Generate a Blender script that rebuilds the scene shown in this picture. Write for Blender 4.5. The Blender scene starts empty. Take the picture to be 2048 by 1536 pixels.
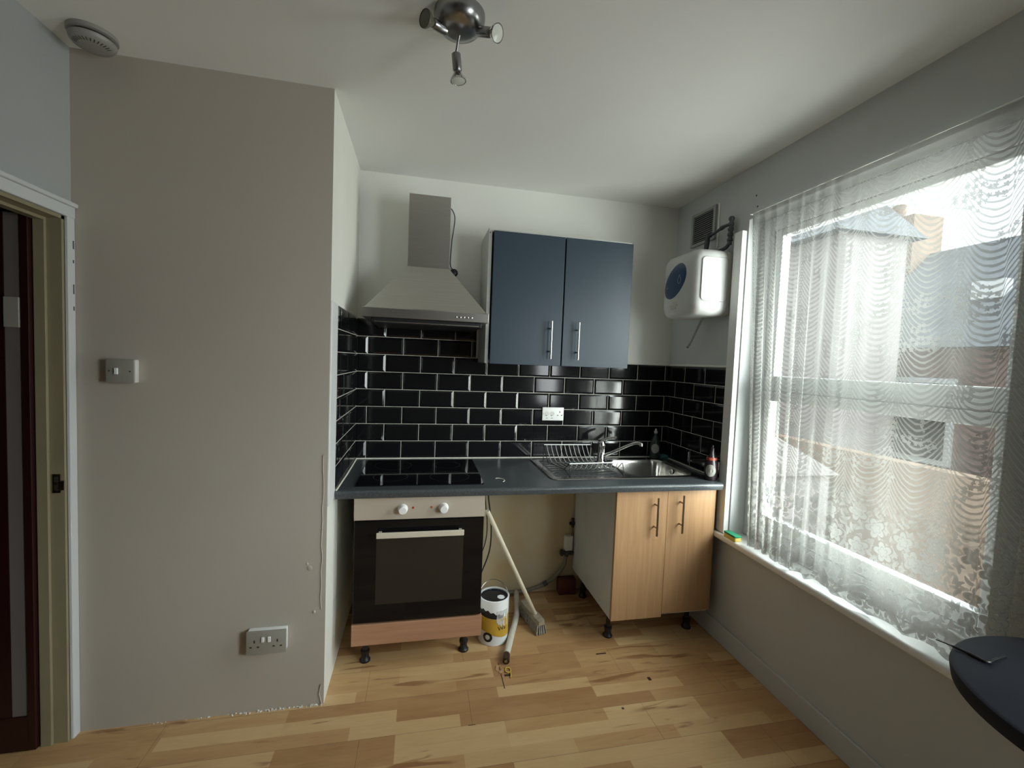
import bpy, bmesh, math, random
from mathutils import Vector, Matrix
random.seed(7)
PI = math.pi
sc = bpy.context.scene
COL = sc.collection

# ------------------------------------------------------------------ camera, sky, exposure
PITCH, ROLL, YAW = -0.0510, 0.0393, 0.2070
FPX = 878.44
cam_d = bpy.data.cameras.new('camera')
cam = bpy.data.objects.new('camera', cam_d)
COL.objects.link(cam)
cam.location = (0.3661, -2.7066, 1.4989)
_f = Vector((math.sin(YAW)*math.cos(PITCH), math.cos(YAW)*math.cos(PITCH), math.sin(PITCH)))
_r0 = Vector((math.cos(YAW), -math.sin(YAW), 0)); _u0 = _r0.cross(_f)
_r = math.cos(ROLL)*_r0 + math.sin(ROLL)*_u0
_u = -math.sin(ROLL)*_r0 + math.cos(ROLL)*_u0
cam.matrix_world = Matrix.Translation(cam.location) @ Matrix(((_r.x, _u.x, -_f.x), (_r.y, _u.y, -_f.y), (_r.z, _u.z, -_f.z))).to_4x4()
cam_d.sensor_fit = 'HORIZONTAL'; cam_d.sensor_width = 36.0
cam_d.lens = FPX/2048*36.0
cam_d.clip_start = 0.02
sc.camera = cam

sc.view_settings.view_transform = 'Standard'
sc.view_settings.look = 'None'
sc.view_settings.gamma = 1.0
sc.view_settings.use_curve_mapping = False
sc.view_settings.exposure = 1.0

# overcast sky with the brightest cloud high beyond the window wall, dimmer towards the rooftops
SKY_BASE, SKY_GLOW = 1.4, 11.0
GEL, GAZ = math.radians(36), math.radians(-42)
GLOW_DIR = Vector((math.cos(GEL)*math.cos(GAZ), math.cos(GEL)*math.sin(GAZ), math.sin(GEL)))
world = bpy.data.worlds.new('overcast_sky'); sc.world = world; world.use_nodes = True
wn, wl = world.node_tree.nodes, world.node_tree.links
wn.clear()
wo = wn.new('ShaderNodeOutputWorld'); wb = wn.new('ShaderNodeBackground')
wt = wn.new('ShaderNodeTexCoord'); wd = wn.new('ShaderNodeVectorMath'); wd.operation = 'DOT_PRODUCT'
wl.new(wt.outputs['Generated'], wd.inputs[0]); wd.inputs[1].default_value = GLOW_DIR
wr = wn.new('ShaderNodeMapRange'); wr.interpolation_type = 'SMOOTHSTEP'
wl.new(wd.outputs['Value'], wr.inputs['Value'])
wr.inputs['From Min'].default_value = 0.80; wr.inputs['From Max'].default_value = 0.97
wr.inputs['To Min'].default_value = SKY_BASE; wr.inputs['To Max'].default_value = SKY_GLOW
wl.new(wr.outputs[0], wb.inputs['Strength'])
wb.inputs['Color'].default_value = (0.90, 0.97, 1.0, 1)
wl.new(wb.outputs[0], wo.inputs[0])

# daylight portal in the window opening (guides sampling of the sky only)
pl = bpy.data.lights.new('window_portal', 'AREA'); pl.shape = 'RECTANGLE'; pl.size = 1.05; pl.size_y = 1.70
pl.cycles.is_portal = True
plo = bpy.data.objects.new('window_portal', pl); COL.objects.link(plo)
plo.location = (2.20, -1.195, 1.44); plo.rotation_euler = (PI/2, 0, PI/2)   # shines towards -X

# added lamp outside the curtained window, hidden from camera, angled towards the sink wall
dl = bpy.data.lights.new('added_window_lamp', 'AREA'); dl.shape = 'RECTANGLE'; dl.size = 1.15; dl.size_y = 1.80; dl.spread = math.radians(150)
dl.energy = 67; dl.color = (0.96, 0.99, 0.95)
dlo = bpy.data.objects.new('added_window_lamp', dl); COL.objects.link(dlo)
dlo.location = (2.80, -2.02, 1.35); dlo.rotation_euler = (PI/2, 0, PI/2-math.radians(33))

# fill lamp added in an unseen second window opening behind the camera
al = bpy.data.lights.new('rear_fill_lamp', 'AREA'); al.shape = 'RECTANGLE'; al.size = .50; al.size_y = 1.10; al.spread = math.radians(110)
al.energy = 5.2; al.color = (0.93, 0.98, 1.0)
alo = bpy.data.objects.new('rear_fill_lamp', al); COL.objects.link(alo)
alo.location = (2.10, -2.95, 1.50); alo.rotation_euler = (PI/2-math.radians(8), 0, PI/2-math.radians(42))

W, H, D, F = 2.025, 2.560, 0.777, 0.896
YR = -3.45
ZC = 0.893

# ------------------------------------------------------------------ mesh helpers (all shapes are authored in room metres)
ORG = {}
def new(): return bmesh.new()
def obj(name, bm, m, parent=None, smooth=None, label=None, org=None):
    o_ = Vector(org) if org is not None else (ORG[parent.name] if parent else Vector((0, 0, 0)))
    if parent is None and org is None:
        xs = [v.co for v in bm.verts]
        o_ = Vector(((min(c.x for c in xs)+max(c.x for c in xs))/2, (min(c.y for c in xs)+max(c.y for c in xs))/2, min(c.z for c in xs)))
    bmesh.ops.recalc_face_normals(bm, faces=bm.faces[:])
    for v in bm.verts: v.co -= o_
    me = bpy.data.meshes.new(name); bm.to_mesh(me); bm.free()
    for q in (m if isinstance(m, (list, tuple)) else [m]): me.materials.append(q)
    if smooth is not None:
        me.polygons.foreach_set('use_smooth', [True]*len(me.polygons))
        me.set_sharp_from_angle(angle=math.radians(smooth))
    o = bpy.data.objects.new(name, me); COL.objects.link(o)
    if parent: o.parent = parent
    else: o.location = o_
    ORG[o.name] = o_
    if label: o['label'] = label
    return o
def tag(o, label, cat, group=None, kind=None):
    o['label'] = label; o['category'] = cat
    if group: o['group'] = group
    if kind: o['kind'] = kind
    return o
def thing(name, label, cat, loc, group=None):
    o = bpy.data.objects.new(name, None); COL.objects.link(o)
    o.location = loc; o.empty_display_size = .05; ORG[o.name] = Vector(loc)
    return tag(o, label, cat, group)
def struct(name, bm, m, parent=None, smooth=None):
    o = obj(name, bm, m, parent, smooth, org=None if parent else (0, 0, 0))
    if not parent: o['kind'] = 'structure'
    return o
def sempty(name, loc=(0, 0, 0)):
    o = bpy.data.objects.new(name, None); COL.objects.link(o); o.location = loc; ORG[o.name] = Vector(loc)
    o['kind'] = 'structure'; return o

def box(bm, x0, x1, y0, y1, z0, z1, bev=0, seg=2, mi=0):
    n0 = len(bm.verts)
    vs = [bm.verts.new((x, y, z)) for x in (x0, x1) for y in (y0, y1) for z in (z0, z1)]
    fs = [bm.faces.new([vs[i] for i in q]) for q in ((0,1,3,2),(4,6,7,5),(0,4,5,1),(2,3,7,6),(0,2,6,4),(1,5,7,3))]
    for f in fs: f.material_index = mi
    if bev:
        es = list({e for f in fs for e in f.edges})
        r = bmesh.ops.bevel(bm, geom=es, offset=bev, segments=seg, profile=.5, affect='EDGES')
        for f in r['faces']: f.material_index = mi
    return bm
def B(*a, **k): return box(new(), *a, **k)
def frame_of(d):
    d = d.normalized(); a = Vector((0, 0, 1)) if abs(d.z) < .9 else Vector((1, 0, 0))
    x = d.cross(a).normalized(); return x, d.cross(x).normalized()
def catmull(pts, n=8):
    P = [Vector(p) for p in pts]
    if len(P) < 3: return P
    out = []
    Q = [2*P[0]-P[1]] + P + [2*P[-1]-P[-2]]
    for i in range(1, len(Q)-2):
        for k in range(n):
            t = k/n; a, b, c, d = Q[i-1], Q[i], Q[i+1], Q[i+2]
            out.append(.5*((2*b)+(c-a)*t+(2*a-5*b+4*c-d)*t*t+(3*b-a-3*c+d)*t**3))
    out.append(P[-1]); return out
def tube(bm, pts, r, seg=10, cap=True, curve=0):
    P = catmull(pts, curve) if curve else [Vector(p) for p in pts]
    rs = r if isinstance(r, (list, tuple)) else [r]*len(P)
    if len(rs) != len(P): rs = [rs[min(int(i*len(rs)/len(P)), len(rs)-1)] for i in range(len(P))]
    T = []
    for i in range(len(P)):
        a = P[max(i-1, 0)]; b = P[min(i+1, len(P)-1)]; T.append((b-a).normalized())
    x, y = frame_of(T[0]); rings = []
    for i, p in enumerate(P):
        if i:
            x = (x - T[i]*x.dot(T[i])).normalized(); y = T[i].cross(x)
        rings.append([bm.verts.new(p + rs[i]*(math.cos(2*PI*k/seg)*x+math.sin(2*PI*k/seg)*y)) for k in range(seg)])
    for a, b in zip(rings, rings[1:]):
        for k in range(seg): bm.faces.new((a[k], a[(k+1) % seg], b[(k+1) % seg], b[k]))
    if cap: bm.faces.new(rings[0][::-1]); bm.faces.new(rings[-1])
    return bm
def lathe(bm, base, axis, prof, seg=32, sx=1, capends=True):
    """prof: (radius, height along axis)"""
    base = Vector(base); ax = Vector(axis).normalized(); x, y = frame_of(ax); rings = []
    for r, h in prof:
        rings.append([bm.verts.new(base + ax*h + max(r, 1e-5)*(math.cos(2*PI*k/seg)*x*sx+math.sin(2*PI*k/seg)*y)) for k in range(seg)])
    for a, b in zip(rings, rings[1:]):
        for k in range(seg): bm.faces.new((a[k], a[(k+1) % seg], b[(k+1) % seg], b[k]))
    if capends: bm.faces.new(rings[0][::-1]); bm.faces.new(rings[-1])
    return bm
def rrect(hy, hz, r, n=6):
    out = []
    for cx, cy, a0 in ((hy-r, hz-r, 0), (-(hy-r), hz-r, 90), (-(hy-r), -(hz-r), 180), (hy-r, -(hz-r), 270)):
        for k in range(n+1):
            a = math.radians(a0+90*k/n); out.append((cx+r*math.cos(a), cy+r*math.sin(a)))
    return out
def loft(bm, loops, cap=True):
    R = [[bm.verts.new(p) for p in l] for l in loops]; n = len(R[0])
    for a, b in zip(R, R[1:]):
        for k in range(n): bm.faces.new((a[k], a[(k+1) % n], b[(k+1) % n], b[k]))
    if cap: bm.faces.new(R[0][::-1]); bm.faces.new(R[-1])
    return bm
def text_bm(body, size, origin, xdir, ydir, depth=.0006):
    cu = bpy.data.curves.new('t', 'FONT'); cu.body = body; cu.size = size; cu.extrude = depth; cu.align_x = 'CENTER'
    to = bpy.data.objects.new('t', cu); COL.objects.link(to)
    bpy.context.view_layer.update()
    me = bpy.data.meshes.new_from_object(to.evaluated_get(bpy.context.evaluated_depsgraph_get()))
    bm = new(); bm.from_mesh(me)
    X, Y = Vector(xdir).normalized(), Vector(ydir).normalized(); Z = X.cross(Y)
    for v in bm.verts: v.co = Vector(origin) + X*v.co.x + Y*v.co.y + Z*v.co.z
    bpy.data.objects.remove(to); bpy.data.curves.remove(cu); bpy.data.meshes.remove(me)
    return bm

# ------------------------------------------------------------------ materials
class N:
    """tiny expression builder for math nodes"""
    def __init__(s, nt, v): s.nt = nt; s.v = v
    def op(s, o, *a):
        n = s.nt.nodes.new('ShaderNodeMath'); n.operation = o
        for i, q in enumerate((s,)+a):
            q = q.v if isinstance(q, N) else q
            if isinstance(q, (int, float)): n.inputs[i].default_value = q
            else: s.nt.links.new(q, n.inputs[i])
        return N(s.nt, n.outputs[0])
    def __add__(s, o): return s.op('ADD', o)
    def __sub__(s, o): return s.op('SUBTRACT', o)
    def __mul__(s, o): return s.op('MULTIPLY', o)
    def __truediv__(s, o): return s.op('DIVIDE', o)
    def fr(s): return s.op('FRACT')
    def fl(s): return s.op('FLOOR')
    def ab(s): return s.op('ABSOLUTE')
    def mx(s, o): return s.op('MAXIMUM', o)
    def mn(s, o): return s.op('MINIMUM', o)
    def lt(s, t, soft):    # 1 below t
        n = s.nt.nodes.new('ShaderNodeMapRange'); s.nt.links.new(s.v, n.inputs[0]); n.interpolation_type = 'SMOOTHSTEP'
        n.inputs[1].default_value = t-soft; n.inputs[2].default_value = t+soft; n.inputs[3].default_value = 1; n.inputs[4].default_value = 0
        return N(s.nt, n.outputs[0])
    def gt(s, t, soft):
        return N(s.nt, 0).const(1) - s.lt(t, soft)
    def const(s, c):
        n = s.nt.nodes.new('ShaderNodeValue'); n.outputs[0].default_value = c; return N(s.nt, n.outputs[0])

def mat(name, col, rough=.5, metal=0, noise=0, nscale=8, bump=0, bscale=60, spec=.5, coat=0, stretch=None, aniso=0):
    m = bpy.data.materials.new(name); m.use_nodes = True; nt = m.node_tree; p = nt.nodes['Principled BSDF']
    p.inputs['Base Color'].default_value = (*col, 1); p.inputs['Roughness'].default_value = rough; p.inputs['Metallic'].default_value = metal
    p.inputs['Specular IOR Level'].default_value = spec
    if coat: p.inputs['Coat Weight'].default_value = coat; p.inputs['Coat Roughness'].default_value = .06
    if noise or bump:
        tc = nt.nodes.new('ShaderNodeTexCoord'); vec = tc.outputs['Object']
        if stretch:
            mp = nt.nodes.new('ShaderNodeMapping'); mp.inputs['Scale'].default_value = stretch; nt.links.new(vec, mp.inputs[0]); vec = mp.outputs[0]
    if noise:
        t = nt.nodes.new('ShaderNodeTexNoise'); t.inputs['Scale'].default_value = nscale; t.inputs['Detail'].default_value = 5
        nt.links.new(vec, t.inputs['Vector'])
        r = nt.nodes.new('ShaderNodeValToRGB'); r.color_ramp.elements[0].position = .3; r.color_ramp.elements[1].position = .7
        r.color_ramp.elements[0].color = (*[max(c*(1-noise), 0) for c in col], 1); r.color_ramp.elements[1].color = (*[min(c*(1+noise), 1) for c in col], 1)
        nt.links.new(t.outputs['Fac'], r.inputs[0]); nt.links.new(r.outputs[0], p.inputs['Base Color'])
    if bump:
        t = nt.nodes.new('ShaderNodeTexNoise'); t.inputs['Scale'].default_value = bscale; t.inputs['Detail'].default_value = 4
        nt.links.new(vec, t.inputs['Vector'])
        b = nt.nodes.new('ShaderNodeBump'); b.inputs['Strength'].default_value = bump; b.inputs['Distance'].default_value = .002
        nt.links.new(t.outputs['Fac'], b.inputs['Height']); nt.links.new(b.outputs[0], p.inputs['Normal'])
    return m
def wood(name, c0, c1, scale=(30, 30, 1.6), rough=.4, bump=.05):
    m = mat(name, c0, rough); nt = m.node_tree; p = nt.nodes['Principled BSDF']
    tc = nt.nodes.new('ShaderNodeTexCoord'); mp = nt.nodes.new('ShaderNodeMapping'); mp.inputs['Scale'].default_value = scale
    nt.links.new(tc.outputs['Object'], mp.inputs[0])
    t = nt.nodes.new('ShaderNodeTexNoise'); t.inputs['Scale'].default_value = 2; t.inputs['Detail'].default_value = 6; t.inputs['Distortion'].default_value = .6
    nt.links.new(mp.outputs[0], t.inputs['Vector'])
    r = nt.nodes.new('ShaderNodeValToRGB'); r.color_ramp.elements[0].position = .3; r.color_ramp.elements[1].position = .7
    r.color_ramp.elements[0].color = (*c0, 1); r.color_ramp.elements[1].color = (*c1, 1)
    nt.links.new(t.outputs['Fac'], r.inputs[0]); nt.links.new(r.outputs[0], p.inputs['Base Color'])
    return m

M = {}
M['wall'] = mat('wall_paint_white', (.80, .80, .74), .6, noise=.03, nscale=3, bump=.15, bscale=45)
M['wall_side'] = mat('wall_paint_cool_dimmed', (.55, .57, .57), .6, noise=.03, nscale=3, bump=.15, bscale=45)  # duller than the back wall: weaker light put into the colour
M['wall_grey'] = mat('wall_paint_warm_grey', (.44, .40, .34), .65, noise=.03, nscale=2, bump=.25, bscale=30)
M['ceil'] = mat('ceiling_paint', (.80, .80, .77), .7, noise=.02, nscale=2, bump=.1, bscale=30)
M['gloss_white'] = mat('white_gloss_paint', (.82, .83, .82), .3, noise=.03, nscale=10)
M['plate_shade_grey'] = mat('shaded_plate_plastic', (.30, .285, .25), .4)  # shade on the plate faces put into this darker colour
M['cream_gloss'] = mat('cream_gloss_paint', (.26, .225, .14), .35, noise=.05, nscale=12, bump=.1, bscale=20)
M['plastic'] = mat('white_plastic', (.82, .82, .80), .3)
M['heater_white'] = mat('heater_white_plastic', (.58, .585, .57), .4)
M['plastic_dull'] = mat('grey_white_plastic', (.62, .61, .57), .4)
M['upvc'] = mat('white_window_plastic', (.62, .64, .65), .25)
M['tile'] = mat('black_glazed_tile', (.008, .008, .009), .09, spec=.42, bump=.03, bscale=14)
M['grout'] = mat('pale_grout', (.62, .60, .54), .8, noise=.15, nscale=30)
M['sealant'] = mat('cream_sealant', (.75, .74, .64), .45, noise=.1, nscale=40)
M['navy'] = mat('navy_cabinet_foil', (.022, .040, .060), .40, noise=.05, nscale=200)
M['carcass'] = mat('white_melamine', (.66, .66, .62), .45, noise=.02)
M['carcass_side'] = mat('grey_white_melamine', (.60, .61, .58), .5, noise=.06, nscale=6)
M['beech'] = wood('beech_foil', (.41, .235, .115), (.49, .30, .155))
M['beech_h'] = wood('beech_foil_horizontal', (.40, .21, .12), (.47, .26, .155), scale=(1.6, 30, 30))
M['steel'] = mat('brushed_steel', (.50, .49, .46), .32, 1, noise=.04, nscale=4, stretch=(1, 1, 60), bump=.04, bscale=20)
M['panel_steel'] = mat('warm_satin_steel', (.62, .55, .46), .5, .55)
M['steel_bright'] = mat('satin_steel', (.72, .70, .66), .25, 1)
M['rack_wire'] = mat('plastic_coated_wire', (.50, .50, .48), .3)
M['steel_dark'] = mat('bronzed_steel', (.36, .29, .22), .3, 1)
M['chrome'] = mat('chrome', (.72, .72, .72), .08, 1)
M['chrome_dull'] = mat('dull_chrome', (.33, .33, .33), .28, 1)
M['sink'] = mat('sink_steel', (.62, .61, .58), .24, 1, noise=.08, nscale=25, bump=.06, bscale=50)
M['black_glass'] = mat('black_glass', (.005, .005, .006), .05, spec=.32)
M['oven_glass'] = mat('oven_window_glass', (.026, .023, .018), .16, spec=.35)
M['black_plastic'] = mat('black_plastic', (.012, .012, .013), .4)
M['dark_grey'] = mat('dark_grey_plastic', (.06, .065, .075), .5)
M['rubber'] = mat('black_cable', (.015, .014, .013), .5)
M['hose_grey'] = mat('grey_hose', (.22, .21, .17), .5, noise=.15, nscale=20)
M['badge'] = mat('blue_badge', (.018, .050, .135), .3)
M['badge_light'] = mat('pale_blue_print', (.35, .50, .62), .4)
M['print_grey'] = mat('grey_print', (.36, .36, .35), .5)
M['pole'] = mat('cream_broom_pole', (.66, .60, .46), .45, noise=.08, nscale=6)
M['bristle'] = mat('grey_bristles', (.34, .31, .27), .8, noise=.3, nscale=90, bump=.8, bscale=160)
M['brush_head'] = mat('worn_brush_stock', (.36, .31, .23), .6, noise=.2, nscale=30)
M['pipe_white'] = mat('white_pipe', (.66, .64, .56), .4, noise=.1, nscale=14)
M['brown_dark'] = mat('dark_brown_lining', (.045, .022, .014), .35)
M['yellow'] = mat('yellow_plastic', (.72, .50, .08), .4)
M['sponge_y'] = mat('yellow_sponge', (.70, .55, .14), .9, bump=.5, bscale=300)
M['sponge_g'] = mat('green_scourer', (.02, .26, .13), .9, bump=.6, bscale=400)
M['cloth_g'] = mat('teal_cloth', (.04, .20, .17), .85, bump=.5, bscale=150)
M['paint_white'] = mat('wet_white_paint', (.85, .87, .88), .25)
M['can_metal'] = mat('dark_can_lid', (.035, .038, .045), .22, .6)
M['can_yellow'] = mat('yellow_label', (.56, .34, .04), .35, noise=.1, nscale=20)
M['ink'] = mat('dark_ink', (.03, .025, .02), .5)
M['brick_red'] = mat('dark_red_brick', (.13, .035, .03), .85, noise=.2, nscale=30, bump=.6, bscale=60)
M['maroon'] = mat('dark_maroon_paint', (.020, .003, .003), .4)
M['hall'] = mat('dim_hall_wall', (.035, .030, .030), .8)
M['door_panel'] = mat('grey_door_panel', (.15, .13, .12), .5)
M['table_top'] = mat('charcoal_table_top', (.014, .016, .024), .6, spec=.15, noise=.2, nscale=5, bump=.1, bscale=15)
M['bulb_glass'] = mat('frosted_bulb_face', (.62, .64, .58), .25)
M['bulb_back'] = mat('olive_tinted_reflector', (.15, .145, .105), .35, .3)
M['alarm'] = mat('aged_white_plastic', (.28, .27, .25), .4)
M['bottle_clear'] = mat('dark_clear_bottle', (.035, .05, .045), .08)
M['bottle_red'] = mat('dark_red_bottle', (.016, .008, .011), .3)
M['label_white'] = mat('pale_label', (.33, .32, .28), .5, noise=.2, nscale=60)
M['orange'] = mat('orange_band', (.28, .05, .025), .4)
M['crumb'] = mat('plaster_crumb', (.62, .60, .54), .9)
M['copper'] = mat('dull_brass', (.20, .14, .07), .4, .8)

# worktop: charcoal laminate with a fine slate fleck
M['worktop'] = mat('slate_laminate', (.062, .070, .075), .30, noise=.35, nscale=150, bump=.05, bscale=200)

def tiled_floor_material():
    m = bpy.data.materials.new('wood_laminate'); m.use_nodes = True; nt = m.node_tree; L = nt.links; p = nt.nodes['Principled BSDF']
    tc = nt.nodes.new('ShaderNodeTexCoord')
    def brick(w, h, off, mortar, c1, c2, cm, freq=2, shift=(0, 0, 0)):
        mp = nt.nodes.new('ShaderNodeMapping'); mp.inputs['Location'].default_value = shift; L.new(tc.outputs['Object'], mp.inputs[0])
        b = nt.nodes.new('ShaderNodeTexBrick'); L.new(mp.outputs[0], b.inputs['Vector'])
        b.inputs['Scale'].default_value = 1; b.inputs['Brick Width'].default_value = w; b.inputs['Row Height'].default_value = h
        b.offset = off; b.offset_frequency = freq; b.inputs['Mortar Size'].default_value = mortar; b.inputs['Mortar Smooth'].default_value = .3
        b.inputs['Bias'].default_value = 0
        b.inputs['Color1'].default_value = c1; b.inputs['Color2'].default_value = c2; b.inputs['Mortar'].default_value = cm
        return b
    k, w_ = (0, 0, 0, 1), (1, 1, 1, 1)
    b1 = brick(.44, .0645, .41, .0003, k, w_, (.25, .25, .25, 1), 3, (.13, .02, 0))
    b2 = brick(.31, .0645, .63, .0, k, w_, k, 5, (.05, .02, 0))
    seam = brick(1.20, .1935, .37, .0007, k, k, w_, 2, (.583, .02, 0))
    def noise(scale, stretch, det=5, dist=0):
        mp = nt.nodes.new('ShaderNodeMapping'); mp.inputs['Scale'].default_value = stretch; L.new(tc.outputs['Object'], mp.inputs[0])
        t = nt.nodes.new('ShaderNodeTexNoise'); t.inputs['Scale'].default_value = scale; t.inputs['Detail'].default_value = det; t.inputs['Distortion'].default_value = dist
        L.new(mp.outputs[0], t.inputs['Vector']); return N(nt, t.outputs['Fac'])
    tone = N(nt, b1.outputs['Color'])*.62 + noise(1, (2.4, 9, 1), 3, 1.2)*.45 + (noise(1, (9, 90, 1), 4)-.5)*.16
    ramp = nt.nodes.new('ShaderNodeValToRGB'); cr = ramp.color_ramp
    cr.elements[0].position = .15; cr.elements[0].color = (.36, .185, .080, 1)
    cr.elements[1].position = .95; cr.elements[1].color = (.70, .50, .26, 1)
    e = cr.elements.new(.5); e.color = (.52, .315, .145, 1)
    L.new(tone.v, ramp.inputs[0])
    # heartwood streaks
    st = noise(1, (3.2, 26, 1), 6, 1.0)
    mask = st.gt(.60, .05) * noise(1, (1.7, 3.5, 1), 1, .5).gt(.54, .04)
    mx = nt.nodes.new('ShaderNodeMix'); mx.data_type = 'RGBA'; mx.blend_type = 'MIX'
    L.new((mask*.75).v, mx.inputs[0]); L.new(ramp.outputs[0], mx.inputs[6]); mx.inputs[7].default_value = (.24, .10, .04, 1)
    mx2 = nt.nodes.new('ShaderNodeMix'); mx2.data_type = 'RGBA'
    L.new((N(nt, seam.outputs['Color'])*.75).v, mx2.inputs[0]); L.new(mx.outputs[2], mx2.inputs[6]); mx2.inputs[7].default_value = (.03, .015, .008, 1)
    L.new(mx2.outputs[2], p.inputs['Base Color'])
    p.inputs['Roughness'].default_value = .42; p.inputs['Specular IOR Level'].default_value = .35
    return m
M['floor'] = tiled_floor_material()

def backwall_material():
    """painted above the worktop line, bare yellowed plaster below it"""
    m = mat('wall_paint_over_old_plaster', (.80, .80, .74), .6, bump=.2, bscale=40); nt = m.node_tree; L = nt.links; p = nt.nodes['Principled BSDF']
    tc = nt.nodes.new('ShaderNodeTexCoord'); sx = nt.nodes.new('ShaderNodeSeparateXYZ'); L.new(tc.outputs['Object'], sx.inputs[0])
    t = nt.nodes.new('ShaderNodeTexNoise'); t.inputs['Scale'].default_value = 3.5; t.inputs['Detail'].default_value = 6
    L.new(tc.outputs['Object'], t.inputs['Vector'])
    r = nt.nodes.new('ShaderNodeValToRGB'); r.color_ramp.elements[0].position = .35; r.color_ramp.elements[1].position = .68
    r.color_ramp.elements[0].color = (.66, .58, .42, 1); r.color_ramp.elements[1].color = (.60, .47, .26, 1)
    L.new(t.outputs['Fac'], r.inputs[0])
    mx = nt.nodes.new('ShaderNodeMix'); mx.data_type = 'RGBA'
    L.new(N(nt, sx.outputs['Z']).lt(.875, .01).v, mx.inputs[0]); mx.inputs[6].default_value = (.80, .80, .76, 1)
    L.new(r.outputs[0], mx.inputs[7]); L.new(mx.outputs[2], p.inputs['Base Color'])
    return m
M['backwall'] = backwall_material()

def glass_material():
    m = bpy.data.materials.new('window_glass'); m.use_nodes = True; nt = m.node_tree; nt.nodes.clear(); L = nt.links
    o = nt.nodes.new('ShaderNodeOutputMaterial'); t = nt.nodes.new('ShaderNodeBsdfTransparent'); g = nt.nodes.new('ShaderNodeBsdfGlossy')
    t.inputs[0].default_value = (.95, .97, .96, 1); g.inputs['Roughness'].default_value = .02
    f = nt.nodes.new('ShaderNodeLayerWeight'); f.inputs['Blend'].default_value = .5; mx = nt.nodes.new('ShaderNodeMixShader')
    L.new((N(nt, f.outputs['Facing']).op('POWER', 5.0)*.8+.04).v, mx.inputs[0]); L.new(t.outputs[0], mx.inputs[1]); L.new(g.outputs[0], mx.inputs[2]); L.new(mx.outputs[0], o.inputs[0])
    return m
M['glass'] = glass_material()

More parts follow.
